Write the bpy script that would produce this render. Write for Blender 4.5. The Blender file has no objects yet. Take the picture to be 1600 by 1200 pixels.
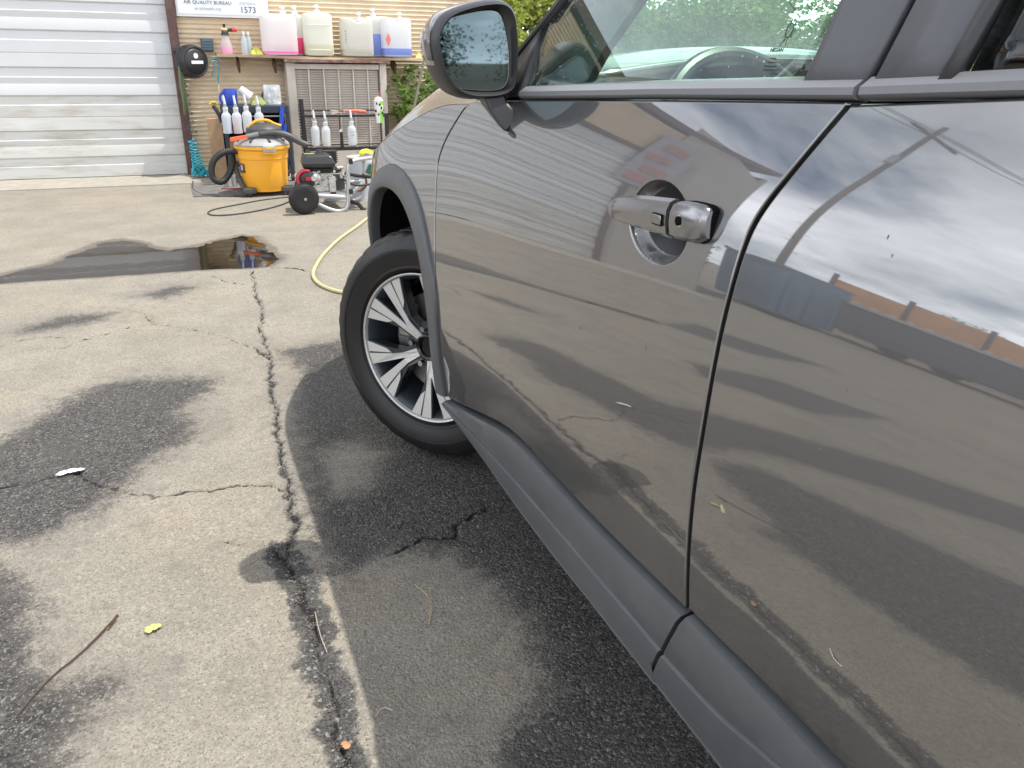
import bpy, bmesh, math, random
import numpy as np
from mathutils import Vector, Matrix, Quaternion
from mathutils.geometry import delaunay_2d_cdt
rng = np.random.default_rng(7); random.seed(7)
SC = bpy.context.scene; COL = SC.collection

# ------------------------------------------------------------------ camera
cam_d = bpy.data.cameras.new("camera"); cam = bpy.data.objects.new("camera", cam_d); COL.objects.link(cam)
R_ = Vector((0.9254, -0.3736, 0.0132)); 
YAW, PITCH, ROLL = .3887, .3862, .0142
def cam_axes():
    cy, sy = math.cos(YAW), math.sin(YAW)
    fw = Vector((sy*math.cos(PITCH), cy*math.cos(PITCH), -math.sin(PITCH)))
    r = Vector((cy, -sy, 0)); u = r.cross(fw)
    c, s = math.cos(ROLL), math.sin(ROLL)
    return c*r+s*u, -s*r+c*u, fw
_r, _u, _f = cam_axes()
M = Matrix(((_r.x, _u.x, -_f.x, 0), (_r.y, _u.y, -_f.y, 0), (_r.z, _u.z, -_f.z, 1.14), (0, 0, 0, 1)))
cam.matrix_world = M
cam_d.sensor_width = 36; cam_d.lens = 1245/1600*36; cam_d.clip_start = .02; cam_d.clip_end = 900
SC.camera = cam

# ------------------------------------------------------------------ sky + sun + exposure
SUN = Vector((.372, -.145, 1)).normalized()
sun_d = bpy.data.lights.new("sun", 'SUN'); sun_d.energy = 4.4; sun_d.angle = math.radians(.55); sun_d.color = (1, .955, .88)
sun = bpy.data.objects.new("sun", sun_d); COL.objects.link(sun)
sun.rotation_euler = (-SUN).to_track_quat('-Z', 'Y').to_euler(); sun.location = (3, -2, 12)
CLOUD = (3.1, 1.7, 0)
world = bpy.data.worlds.new("World"); SC.world = world; world.use_nodes = True
nt = world.node_tree; nt.nodes.clear()
def wn(t, **k):
    n = nt.nodes.new(t)
    for a, b in k.items(): setattr(n, a, b)
    return n
sky = wn('ShaderNodeTexSky', sky_type='NISHITA', sun_disc=False)
sky.sun_elevation = math.asin(SUN.z); sky.sun_rotation = math.atan2(SUN.x, SUN.y); sky.altitude = 1300
bg1 = wn('ShaderNodeBackground'); bg1.inputs[1].default_value = .15
bg2 = wn('ShaderNodeBackground'); bg2.inputs[1].default_value = 1.0
wout = wn('ShaderNodeOutputWorld'); mix = wn('ShaderNodeMixShader')
tc = wn('ShaderNodeTexCoord'); sep = wn('ShaderNodeSeparateXYZ')
add = wn('ShaderNodeMath', operation='ADD'); add.inputs[1].default_value = .22
mx = wn('ShaderNodeMath', operation='MAXIMUM'); mx.inputs[1].default_value = .0
dvx = wn('ShaderNodeMath', operation='DIVIDE'); dvy = wn('ShaderNodeMath', operation='DIVIDE')
cmb = wn('ShaderNodeCombineXYZ')
noi = wn('ShaderNodeTexNoise'); noi.inputs['Scale'].default_value = 1.15; noi.inputs['Detail'].default_value = 9; noi.inputs['Roughness'].default_value = .56; noi.inputs['Distortion'].default_value = .35
ramp = wn('ShaderNodeValToRGB'); ramp.color_ramp.elements[0].position = .28; ramp.color_ramp.elements[1].position = .47
noi2 = wn('ShaderNodeTexNoise'); noi2.inputs['Scale'].default_value = .85; noi2.inputs['Detail'].default_value = 9; noi2.inputs['Roughness'].default_value = .6
ramp2 = wn('ShaderNodeValToRGB')
ramp2.color_ramp.elements[0].position = .36; ramp2.color_ramp.elements[0].color = (.95, 1.04, 1.16, 1)
ramp2.color_ramp.elements[1].position = .64; ramp2.color_ramp.elements[1].color = (2.5, 2.58, 2.72, 1)
L = nt.links.new
L(tc.outputs['Generated'], sep.inputs[0]); L(sep.outputs['Z'], mx.inputs[0]); L(mx.outputs[0], add.inputs[0])
L(sep.outputs['X'], dvx.inputs[0]); L(add.outputs[0], dvx.inputs[1]); L(sep.outputs['Y'], dvy.inputs[0]); L(add.outputs[0], dvy.inputs[1])
L(dvx.outputs[0], cmb.inputs[0]); L(dvy.outputs[0], cmb.inputs[1]); off = wn('ShaderNodeVectorMath', operation='ADD'); off.inputs[1].default_value = CLOUD; L(cmb.outputs[0], off.inputs[0]); L(off.outputs[0], noi.inputs['Vector']); L(off.outputs[0], noi2.inputs['Vector'])
L(noi.outputs[0], ramp.inputs[0]); L(noi2.outputs[0], ramp2.inputs[0]); L(ramp2.outputs[0], bg2.inputs[0])
mr_ = wn('ShaderNodeMapRange'); mr_.inputs[1].default_value = 0; mr_.inputs[2].default_value = .75; mr_.inputs[3].default_value = 1.6; mr_.inputs[4].default_value = .50; L(sep.outputs['Z'], mr_.inputs[0]); L(mr_.outputs[0], bg2.inputs[1])
L(sky.outputs[0], bg1.inputs[0]); L(ramp.outputs[0], mix.inputs[0]); L(bg1.outputs[0], mix.inputs[1]); L(bg2.outputs[0], mix.inputs[2]); L(mix.outputs[0], wout.inputs[0])
vs = SC.view_settings; vs.view_transform = 'Standard'; vs.look = 'None'; vs.gamma = 1; vs.use_curve_mapping = False; vs.exposure = .10
SC.cycles.max_bounces = 10; SC.cycles.transparent_max_bounces = 16; SC.cycles.caustics_reflective = False; SC.cycles.caustics_refractive = False

# ------------------------------------------------------------------ helpers
ORG = {}
def org(o): return ORG.get(o.name, Vector((0, 0, 0))) if o else Vector((0, 0, 0))
def root(name, label, cat, loc, group=None):
    o = bpy.data.objects.new(name, None); COL.objects.link(o); o.location = loc; o.empty_display_size = .1
    o['label'] = label; o['category'] = cat
    if group: o['group'] = group
    ORG[o.name] = Vector(loc); return o
def tag(o, label=None, cat=None, group=None, kind=None):
    if label: o['label'] = label
    if cat: o['category'] = cat
    if group: o['group'] = group
    if kind: o['kind'] = kind
    return o
def mk(name, V, Fc, mat, parent=None, smooth=True, normals=None, origin=None):
    V = np.asarray(V, float)
    if parent is not None: O = org(parent)
    elif origin is not None: O = Vector(origin)
    else:
        O = Vector(((V[:, 0].min()+V[:, 0].max())/2, (V[:, 1].min()+V[:, 1].max())/2, V[:, 2].min()))
    me = bpy.data.meshes.new(name)
    me.from_pydata([tuple(v) for v in (V-np.array(O))], [], [tuple(int(i) for i in f) for f in Fc]); me.update()
    if mat: me.materials.append(mat)
    if smooth: me.polygons.foreach_set('use_smooth', [True]*len(me.polygons))
    o = bpy.data.objects.new(name, me); COL.objects.link(o)
    ORG[o.name] = O
    if parent is not None: o.parent = parent
    else: o.location = O
    if normals is not None: me.normals_split_custom_set_from_vertices([tuple(n) for n in normals])
    return o
def sharp(o, deg=35):
    me = o.data
    bm = bmesh.new(); bm.from_mesh(me)
    for e in bm.edges:
        if len(e.link_faces) == 2 and e.calc_face_angle(0) > math.radians(deg): e.smooth = False
    bm.to_mesh(me); bm.free(); return o
def bev(o, w=.004, n=2, ang=35):
    m = o.modifiers.new('bevel', 'BEVEL'); m.width = w; m.segments = n; m.limit_method = 'ANGLE'; m.angle_limit = math.radians(ang); m.harden_normals = False; return o
def solid(o, t, off=-1):
    m = o.modifiers.new('solid', 'SOLIDIFY'); m.thickness = t; m.offset = off; return o
class MB:
    def __init__(s): s.V = []; s.F = []
    def addm(s, V, Fc):
        n = len(s.V); s.V += [tuple(v) for v in V]; s.F += [tuple(i+n for i in f) for f in Fc]; return s
    def box(s, c, d, rot=None, taper=1):
        x, y, z = d[0]/2, d[1]/2, d[2]/2; c = Vector(c)
        P = [Vector((a*x*(taper if k > 0 else 1), b*y*(taper if k > 0 else 1), k*z)) for k in (-1, 1) for a, b in ((-1, -1), (1, -1), (1, 1), (-1, 1))]
        if rot is not None: P = [rot @ p for p in P]
        return s.addm([c+p for p in P], [(3, 2, 1, 0), (4, 5, 6, 7), (0, 1, 5, 4), (1, 2, 6, 5), (2, 3, 7, 6), (3, 0, 4, 7)])
    def cyl(s, a, b, r0, r1=None, n=16, caps=True):
        r1 = r0 if r1 is None else r1; a = Vector(a); b = Vector(b); d = (b-a).normalized()
        u = d.orthogonal().normalized(); w = d.cross(u)
        V = []; 
        for p, r in ((a, r0), (b, r1)):
            for i in range(n):
                t = 2*math.pi*i/n; V.append(p+r*(math.cos(t)*u+math.sin(t)*w))
        Fc = [(i, (i+1) % n, n+(i+1) % n, n+i) for i in range(n)]
        if caps: Fc += [tuple(range(n-1, -1, -1)), tuple(range(n, 2*n))]
        return s.addm(V, Fc)
    def tube(s, pts, r, n=8, closed=False, smoothit=0):
        P = [Vector(p) for p in pts]
        for _ in range(smoothit):
            Q = []
            m = len(P); rg = range(m if closed else m-1)
            if not closed: Q.append(P[0])
            for i in rg: a, b = P[i], P[(i+1) % m]; Q += [a*.75+b*.25, a*.25+b*.75]
            if not closed: Q.append(P[-1])
            P = Q
        m = len(P); rr = r if callable(r) else (lambda t: r)
        V = []; u = None
        for i in range(m):
            t = (P[(i+1) % m]-P[i-1]) if (closed or 0 < i < m-1) else (P[1]-P[0] if i == 0 else P[-1]-P[-2])
            t.normalize()
            if u is None: u = t.orthogonal().normalized()
            u = (u-t*u.dot(t)); u = u.normalized() if u.length > 1e-6 else t.orthogonal().normalized(); w = t.cross(u); q = rr(i/max(1, m-1))
            for k in range(n):
                a = 2*math.pi*k/n; V.append(P[i]+q*(math.cos(a)*u+math.sin(a)*w))
        Fc = []
        for i in range(m if closed else m-1):
            j = (i+1) % m
            for k in range(n): Fc.append((i*n+k, i*n+(k+1) % n, j*n+(k+1) % n, j*n+k))
        if not closed: Fc += [tuple(range(n-1, -1, -1)), tuple((m-1)*n+k for k in range(n))]
        return s.addm(V, Fc)
    def lathe(s, prof, c, n=24, axis=(0, 0, 1), cap=True):
        a = Vector(axis).normalized(); q = Vector((0, 0, 1)).rotation_difference(a); c = Vector(c); V = []
        for r, z in prof:
            for i in range(n):
                t = 2*math.pi*i/n; V.append(c+q @ Vector((r*math.cos(t), r*math.sin(t), z)))
        m = len(prof); Fc = [(j*n+i, j*n+(i+1) % n, (j+1)*n+(i+1) % n, (j+1)*n+i) for j in range(m-1) for i in range(n)]
        if cap: Fc += [tuple(range(n-1, -1, -1)), tuple((m-1)*n+i for i in range(n))]
        return s.addm(V, Fc)
    def sph(s, c, r, n=10, m=7, sc=(1, 1, 1)):
        V = [Vector(c)+Vector((0, 0, -r*sc[2]))]
        for j in range(1, m):
            ph = -math.pi/2+math.pi*j/m
            for i in range(n):
                t = 2*math.pi*i/n; V.append(Vector(c)+Vector((r*sc[0]*math.cos(ph)*math.cos(t), r*sc[1]*math.cos(ph)*math.sin(t), r*sc[2]*math.sin(ph))))
        V.append(Vector(c)+Vector((0, 0, r*sc[2]))); Fc = [(0, 1+(i+1) % n, 1+i) for i in range(n)]
        for j in range(m-2):
            for i in range(n): Fc.append((1+j*n+i, 1+j*n+(i+1) % n, 1+(j+1)*n+(i+1) % n, 1+(j+1)*n+i))
        k = 1+(m-2)*n; Fc += [(k+i, k+(i+1) % n, len(V)-1) for i in range(n)]
        return s.addm(V, Fc)
    def loft(s, rings, closed=True, caps=True):
        n = len(rings[0]); V = [p for r in rings for p in r]; Fc = []
        for j in range(len(rings)-1):
            for i in range(n if closed else n-1): Fc.append((j*n+i, j*n+(i+1) % n, (j+1)*n+(i+1) % n, (j+1)*n+i))
        if caps: Fc += [tuple(range(n-1, -1, -1)), tuple((len(rings)-1)*n+i for i in range(n))]
        return s.addm(V, Fc)
    def build(s, name, mat, parent=None, smooth=True, sh=35, bevel=0, origin=None):
        o = mk(name, s.V, s.F, mat, parent, smooth, origin=origin)
        bm = bmesh.new(); bm.from_mesh(o.data); bmesh.ops.recalc_face_normals(bm, faces=bm.faces); bm.to_mesh(o.data); bm.free()
        if smooth: sharp(o, sh)
        if bevel: bev(o, bevel)
        return o
def copy_tree(o, parent=None):
    c = o.copy(); COL.objects.link(c); c.parent = parent; ORG[c.name] = org(o)
    for ch in list(o.children): copy_tree(ch, c)
    return c

# ------------------------------------------------------------------ materials
def newmat(name):
    m = bpy.data.materials.new(name); m.use_nodes = True; return m, m.node_tree.nodes, m.node_tree.links
def pm(name, col, rough=.5, metal=0, spec=.5, coat=0, coatr=.03, var=0, vscale=8, bump=0, bscale=60, trans=0, emit=0, dirt=None, dscale=3, damt=.5, stretch=None):
    m, N, K = newmat(name); b = N['Principled BSDF']
    b.inputs['Base Color'].default_value = (*col, 1); b.inputs['Roughness'].default_value = rough; b.inputs['Metallic'].default_value = metal
    b.inputs['Specular IOR Level'].default_value = spec; b.inputs['Coat Weight'].default_value = coat; b.inputs['Coat Roughness'].default_value = coatr
    b.inputs['Transmission Weight'].default_value = trans
    t = N.new('ShaderNodeTexCoord'); vec = t.outputs['Object']
    if stretch:
        mp = N.new('ShaderNodeMapping'); mp.inputs['Scale'].default_value = stretch; K.new(vec, mp.inputs[0]); vec = mp.outputs[0]
    cur = None
    if var:
        n = N.new('ShaderNodeTexNoise'); n.inputs['Scale'].default_value = vscale; n.inputs['Detail'].default_value = 6; K.new(vec, n.inputs['Vector'])
        r = N.new('ShaderNodeValToRGB'); r.color_ramp.elements[0].position = .3; r.color_ramp.elements[1].position = .7
        r.color_ramp.elements[0].color = (*[c*(1-var) for c in col], 1); r.color_ramp.elements[1].color = (*[min(1, c*(1+var)) for c in col], 1)
        K.new(n.outputs[0], r.inputs[0]); cur = r.outputs[0]
    if dirt:
        n = N.new('ShaderNodeTexNoise'); n.inputs['Scale'].default_value = dscale; n.inputs['Detail'].default_value = 8; n.inputs['Roughness'].default_value = .65; K.new(vec, n.inputs['Vector'])
        r = N.new('ShaderNodeValToRGB'); r.color_ramp.elements[0].position = .48; r.color_ramp.elements[1].position = .72; r.color_ramp.elements[1].color = (damt, damt, damt, 1)
        mxn = N.new('ShaderNodeMix'); mxn.data_type = 'RGBA'; K.new(n.outputs[0], r.inputs[0]); K.new(r.outputs[0], mxn.inputs[0])
        if cur: K.new(cur, mxn.inputs[6])
        else: mxn.inputs[6].default_value = (*col, 1)
        mxn.inputs[7].default_value = (*dirt, 1); cur = mxn.outputs[2]
    if cur: K.new(cur, b.inputs['Base Color'])
    if bump:
        n = N.new('ShaderNodeTexNoise'); n.inputs['Scale'].default_value = bscale; n.inputs['Detail'].default_value = 5; K.new(vec, n.inputs['Vector'])
        bp = N.new('ShaderNodeBump'); bp.inputs['Strength'].default_value = bump; bp.inputs['Distance'].default_value = .01; K.new(n.outputs[0], bp.inputs['Height']); K.new(bp.outputs[0], b.inputs['Normal'])
    return m
def glassmat(name, tint, gl=1.0, rough=0.0):
    m, N, K = newmat(name); N.remove(N['Principled BSDF']); out = N['Material Output']
    tr = N.new('ShaderNodeBsdfTransparent'); tr.inputs[0].default_value = (*tint, 1)
    g = N.new('ShaderNodeBsdfGlossy'); g.inputs['Roughness'].default_value = rough; g.inputs[0].default_value = (gl, gl, gl, 1)
    f = N.new('ShaderNodeFresnel'); gm = N.new('ShaderNodeNewGeometry'); mm = N.new('ShaderNodeMath'); mm.operation = 'MULTIPLY_ADD'; mm.inputs[1].default_value = 1/1.5-1.5; mm.inputs[2].default_value = 1.5; K.new(gm.outputs['Backfacing'], mm.inputs[0]); K.new(mm.outputs[0], f.inputs[0]); mxs = N.new('ShaderNodeMixShader')
    K.new(f.outputs[0], mxs.inputs[0]); K.new(tr.outputs[0], mxs.inputs[1]); K.new(g.outputs[0], mxs.inputs[2]); K.new(mxs.outputs[0], out.inputs[0]); return m
def translucent(name, col, clear=.35, rough=.35):
    m, N, K = newmat(name); b = N['Principled BSDF']; out = N['Material Output']
    b.inputs['Base Color'].default_value = (*col, 1); b.inputs['Roughness'].default_value = rough
    tl = N.new('ShaderNodeBsdfTranslucent'); tl.inputs[0].default_value = (*col, 1); tr = N.new('ShaderNodeBsdfTransparent')
    m1 = N.new('ShaderNodeMixShader'); m1.inputs[0].default_value = .45; m2 = N.new('ShaderNodeMixShader'); m2.inputs[0].default_value = clear
    K.new(b.outputs[0], m1.inputs[1]); K.new(tl.outputs[0], m1.inputs[2]); K.new(m1.outputs[0], m2.inputs[1]); K.new(tr.outputs[0], m2.inputs[2]); K.new(m2.outputs[0], out.inputs[0]); return m
MT = {}
MT['paint'] = pm('gunmetal_paint', (.135, .134, .137), rough=.38, metal=.8, coat=1.0, coatr=.02)
MT['paint'].node_tree.nodes['Principled BSDF'].inputs['Coat IOR'].default_value = 2.35
MT['trim'] = pm('black_grained_plastic', (.028, .028, .031), rough=.40, spec=.5, bump=.10, bscale=900)
MT['clad'] = pm('grey_cladding_plastic', (.085, .090, .098), rough=.42, spec=.6, bump=.14, bscale=1300, var=.06, vscale=6, dirt=(.135, .13, .12), dscale=9, damt=.45)
MT['gloss'] = pm('satin_grey_trim', (.15, .155, .17), rough=.38, spec=.6, coat=.3, coatr=.25)
MT['pillar'] = pm('pillar_satin', (.085, .087, .098), rough=.5, metal=.1, coat=.15, coatr=.3)
MT['rubber'] = pm('black_rubber', (.014, .014, .015), rough=.6, bump=.05, bscale=300)
MT['tyre'] = pm('tyre_rubber', (.010, .010, .011), rough=.38, spec=.45, bump=.05, bscale=260, dirt=(.024, .023, .022), dscale=9, damt=.35)
MT['handle'] = pm('grey_satin_handle', (.26, .26, .27), rough=.22, metal=.85, coat=.4)
MT['chrome'] = pm('satin_chrome', (.55, .56, .58), rough=.08, metal=1, coat=.3)
MT['alloy'] = pm('machined_alloy', (.58, .57, .55), rough=.40, metal=.3)
MT['alloydk'] = pm('dark_alloy', (.045, .052, .06), rough=.32, metal=.5, coat=.4)
MT['alloyrim'] = pm('grey_alloy_barrel', (.065, .08, .095), rough=.35, metal=.5)
MT['steel'] = pm('brake_steel', (.30, .29, .28), rough=.4, metal=.9, var=.3, vscale=20)
MT['black'] = pm('matt_black', (.004, .004, .0045), rough=.8, spec=.1)
MT['blackgl'] = pm('gloss_black', (.008, .008, .009), rough=.12)
MT['mirror'] = pm('tinted_mirror', (.085, .115, .125), rough=.02, metal=1)
MT['glass'] = glassmat('green_tinted_glass', (.88, .98, .92), 1.0)
MT['privacy'] = glassmat('privacy_glass', (.10, .11, .12), 1.0)
MT['drop'] = pm('water_drop', (.95, .97, 1), rough=.02, trans=1)
# ------------------------------------------------------------------ ground
def poly_sd(X, Y, P):
    """signed distance, positive inside"""
    P = np.asarray(P, float); n = len(P); d = np.full(X.shape, 1e9); ins = np.zeros(X.shape, bool)
    for i in range(n):
        a = P[i]; b = P[(i+1) % n]; e = b-a; px = X-a[0]; py = Y-a[1]
        t = np.clip((px*e[0]+py*e[1])/max(1e-12, e @ e), 0, 1); d = np.minimum(d, np.hypot(px-t*e[0], py-t*e[1]))
        c = ((a[1] > Y) != (b[1] > Y)); xx = (b[0]-a[0])*(Y-a[1])/(b[1]-a[1]+1e-12)+a[0]; ins ^= c & (X < xx)
    return np.where(ins, d, -d)
def line_d(X, Y, P, ws=None):
    d = np.full(X.shape, 9.)
    for i in range(len(P)-1):
        a = np.array(P[i]); b = np.array(P[i+1]); e = b-a; px = X-a[0]; py = Y-a[1]
        t = np.clip((px*e[0]+py*e[1])/max(1e-12, e @ e), 0, 1); q = np.hypot(px-t*e[0], py-t*e[1])
        if ws is not None: q = q-(ws[i]*(1-t)+ws[i+1]*t)
        d = np.minimum(d, q)
    return d
def vnoise(X, Y, s, seed=0):
    x = X*s; y = Y*s; xi = np.floor(x).astype(int); yi = np.floor(y).astype(int); fx = x-xi; fy = y-yi
    fx = fx*fx*(3-2*fx); fy = fy*fy*(3-2*fy)
    def h(a, b):
        v = np.sin((a*127.1+b*311.7+seed*74.7))*43758.5453; return v-np.floor(v)
    return (h(xi, yi)*(1-fx)+h(xi+1, yi)*fx)*(1-fy)+(h(xi, yi+1)*(1-fx)+h(xi+1, yi+1)*fx)*fy
def fbm(X, Y, s, seed=0, o=4):
    r = 0; a = .5
    for k in range(o): r = r+a*vnoise(X, Y, s*2**k, seed+k); a *= .5
    return r
def axis(segs):
    out = []
    for a, b, st in segs: out += list(np.arange(a, b, st))
    out.append(segs[-1][1]); return np.array(out)
gx = axis([(-260, -40, 20), (-40, -12, 2), (-12, -2.5, .12), (-2.5, -.75, .03), (-.75, .72, .0085), (.72, 1.6, .02), (1.6, 4, .1), (4, 40, 2), (40, 260, 20)])
gy = axis([(-260, -40, 20), (-40, -3, 1.5), (-3, .6, .06), (.6, 3.3, .0085), (3.3, 6.0, .015), (6.0, 9.3, .03), (9.3, 16, .3), (16, 60, 3), (60, 260, 20)])
GX, GY = np.meshgrid(gx, gy)
stain = [[(-0.75,2.55),(-0.641,2.703),(-0.555,2.88),(-0.434,3.076),(-0.331,3.139),(-0.152,3.122),(0.04,3.038),(0.0,2.917),(-0.091,2.766),(-0.034,2.632),(-0.078,2.493),(-0.172,2.411),(-0.232,2.304),(-0.271,2.22),(-0.33,2.132),(-0.399,2.058),(-0.467,2.021),(-0.6,2.05),(-.9,2.1),(-1.3,2.0),(-2.2,1.7),(-3.2,1.2),(-4,.5),(-4,1.3),(-3,2.0),(-2,2.35),(-1.2,2.5)],
 [(-0.75,1.95),(-0.526,1.956),(-0.462,1.876),(-0.415,1.708),(-0.411,1.575),(-0.342,1.47),(-0.274,1.463),(-0.214,1.421),(-0.225,1.388),(-0.278,1.356),(-0.306,1.301),(-0.309,1.227),(-.36,1.0),(-.5,.7),(-.8,.2),(-1.6,-.6),(-3,-1.6),(-3.2,-.6),(-2,.6),(-1.2,1.4)],
 [(-.85,3.9),(-.6,4.12),(-.35,4.1),(-.42,3.95),(-.7,3.85)], [(-.32,4.35),(-.1,4.55),(.02,4.42),(-.15,4.25)],
 [(-3.4,3.4),(-2.2,3.0),(-1.5,3.25),(-1.7,3.6),(-2.6,3.8)], [(-4.5,5.0),(-3.2,4.6),(-2.4,4.9),(-3.2,5.5)]]
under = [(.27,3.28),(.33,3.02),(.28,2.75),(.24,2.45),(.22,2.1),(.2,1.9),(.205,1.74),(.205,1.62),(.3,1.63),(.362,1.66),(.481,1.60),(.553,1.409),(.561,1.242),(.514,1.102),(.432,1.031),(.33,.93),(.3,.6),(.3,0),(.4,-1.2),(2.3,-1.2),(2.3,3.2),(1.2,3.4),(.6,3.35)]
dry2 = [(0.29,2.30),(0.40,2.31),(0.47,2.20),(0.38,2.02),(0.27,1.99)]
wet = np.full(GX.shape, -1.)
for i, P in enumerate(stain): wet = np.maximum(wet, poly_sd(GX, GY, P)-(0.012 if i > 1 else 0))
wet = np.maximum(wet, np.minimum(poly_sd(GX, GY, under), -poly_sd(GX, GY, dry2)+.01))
main = [(.30,4.7),(.294,4.456),(.278,4.2),(.286,3.944),(.262,3.76),(.239,3.54),(.246,3.36),(.235,3.193),(.222,3.05),(.215,2.905),(.196,2.78),(.202,2.657),(.186,2.5),(.178,2.35),(.165,2.21),(.172,2.092),(.160,1.98),(.165,1.877),(.133,1.80),(.12,1.74)]
main2 = [(-.02,1.86),(.025,1.834),(.085,1.811),(.115,1.74),(.138,1.633),(.132,1.56),(.145,1.447),(.132,1.326),(.145,1.229),(.136,1.128),(.142,1.053),(.135,.8),(.16,.4),(.13,-.4),(.2,-1.5)]
brs = [[(-0.806,3.778),(-0.629,3.804),(-0.459,3.716),(-0.363,3.804),(-0.205,3.847),(-0.071,3.729),(0.083,3.549),(0.197,3.33),(0.235,3.188)],[(-.36,4.2),(-.25,4.02),(-.205,3.847)],
 [(-0.25,2.215),(-0.171,2.163),(-0.1,2.17),(-0.037,2.151),(.02,2.16),(0.084,2.137),(0.160,2.081)],[(-0.7,2.33),(-0.59,2.371),(-0.496,2.383),(-0.397,2.40),(-.34,2.3),(-.25,2.215)],[(0.084,4.677),(0.16,4.5),(0.23,4.44),(0.288,4.459)],
 [(.42,4.75),(.55,4.7),(.65,4.5),(.8,4.4)],[(.36,1.66),(.46,1.70),(.53,1.67),(.56,1.73),(.66,1.78)],[(-1.6,3.3),(-1.2,3.6),(-.806,3.778)],[(-6,5.6),(-4,4.6),(-2.6,4.2),(-1.6,3.3)],[(-3,1),(-2.2,2.2),(-1.6,3.3)],[(-.46,3.72),(-.56,3.62),(-.68,3.66)]]
jx = (fbm(GX, GY, 26, 3)-.47)*.035+(fbm(GX, GY, 90, 13)-.47)*.012; jy = (fbm(GX, GY, 26, 9)-.47)*.035+(fbm(GX, GY, 90, 19)-.47)*.012
w1 = np.linspace(.0010, .0030, len(main)); crk = line_d(GX+jx, GY+jy, main, list(w1))
w2 = [.0008, .001, .0015, .003, .004, .004, .003, .003, .003, .003, .003, .003, .003, .003, .003]; crk = np.minimum(crk, line_d(GX+jx, GY+jy, main2, w2))
for b in brs: crk = np.minimum(crk, line_d(GX+jx, GY+jy, b, [.0016+.0018*rng.random() for _ in b]))
band = -line_d(GX+jx*1.4, GY+jy*1.4, main, list(np.linspace(.004, .013, len(main))))
band = np.maximum(band, -line_d(GX+jx*1.4, GY+jy*1.4, main2[2:], [.012, .045, .045, .037, .042, .042, .042, .038, .036, .036, .03, .03, .03]))
pud = [(-2.4,5.0),(-1.5,4.98),(-1.229,4.99),(-1.003,5.066),(-0.904,5.187),(-0.778,5.275),(-0.721,5.447),(-0.616,5.636),(-0.557,5.798),(-0.42,5.879),(-0.3,5.775),(-0.254,5.594),(-0.14,5.438),(0.049,5.513),(0.208,5.67),(0.339,5.761),(0.409,5.692),(0.444,5.422),(0.49,5.149),(0.511,4.975),(0.408,4.787),(0.312,4.77),(0.076,4.819),(-0.202,4.821),(-0.509,4.836),(-0.802,4.851),(-0.971,4.853),(-1.6,4.84),(-2.4,4.86)]
pd = poly_sd(GX, GY, pud)+(fbm(GX, GY, 16, 5)-.47)*.09*np.where(GY > 5.0, 1, .35)
Z = np.zeros_like(GX)
Z -= np.clip(pd+.02, 0, .12)*.10
Z -= np.clip(.008-crk, 0, .010)*.9
Z += (fbm(GX, GY, 60, 31, 2)-.4)*.0012*((abs(GX) < 3) & (GY > 0) & (GY < 7))
Z -= .004*np.clip(band*30, 0, 1)
ny, nx = GX.shape
V = np.stack([GX.ravel(), GY.ravel(), Z.ravel()], 1)
idx = np.arange(nx*ny).reshape(ny, nx); Fq = np.stack([idx[:-1, :-1], idx[:-1, 1:], idx[1:, 1:], idx[1:, :-1]], -1).reshape(-1, 4)
me = bpy.data.meshes.new('ground'); me.vertices.add(len(V)); me.vertices.foreach_set('co', V.astype(np.float32).ravel())
me.loops.add(Fq.size); me.loops.foreach_set('vertex_index', Fq.astype(np.int32).ravel()); me.polygons.add(len(Fq))
me.polygons.foreach_set('loop_start', np.arange(0, Fq.size, 4, dtype=np.int32)); me.polygons.foreach_set('use_smooth', np.ones(len(Fq), bool)); me.update(calc_edges=True)
def attr(n, A):
    a = me.attributes.new(n, 'FLOAT', 'POINT'); a.data.foreach_set('value', np.clip(A, -1, 1).astype(np.float32).ravel())
attr('wet', wet); attr('crack', crk); attr('band', band); attr('pud', pd)
ground = bpy.data.objects.new('ground', me); COL.objects.link(ground); tag(ground, kind='structure')

m, N, K = newmat('worn_asphalt'); P = N['Principled BSDF']
def nn(t, **k):
    n = N.new(t)
    for a, b in k.items(): setattr(n, a, b)
    return n
def att(n): a = nn('ShaderNodeAttribute'); a.attribute_name = n; return a.outputs['Fac']
tcn = nn('ShaderNodeTexCoord'); OBJ = tcn.outputs['Object']
def noise(s, d=6, r=.6, vec=OBJ):
    n = nn('ShaderNodeTexNoise'); n.inputs['Scale'].default_value = s; n.inputs['Detail'].default_value = d; n.inputs['Roughness'].default_value = r; K.new(vec, n.inputs['Vector']); return n.outputs[0]
def math_(op, a, b=None, c=None, clamp=False):
    n = nn('ShaderNodeMath', operation=op, use_clamp=clamp)
    for i, v in enumerate((a, b, c)):
        if v is None: continue
        if isinstance(v, (int, float)): n.inputs[i].default_value = v
        else: K.new(v, n.inputs[i])
    return n.outputs[0]
def sm(v, a, b):
    n = nn('ShaderNodeMapRange', interpolation_type='SMOOTHSTEP'); n.inputs[1].default_value = a; n.inputs[2].default_value = b; K.new(v, n.inputs[0]); return n.outputs[0]
def mixc(f, a, b, bt='MIX'):
    n = nn('ShaderNodeMix', data_type='RGBA', blend_type=bt)
    for i, v in ((0, f), (6, a), (7, b)):
        if isinstance(v, (int, float)): n.inputs[i].default_value = v
        elif isinstance(v, tuple): n.inputs[i].default_value = (*v, 1)
        else: K.new(v, n.inputs[i])
    return n.outputs[2]
nA = noise(3.2, 8, .62); nB = noise(17, 7, .65); nC = noise(70, 5, .7); nD = noise(260, 4, .6); nE = noise(.9, 6, .6)
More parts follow.
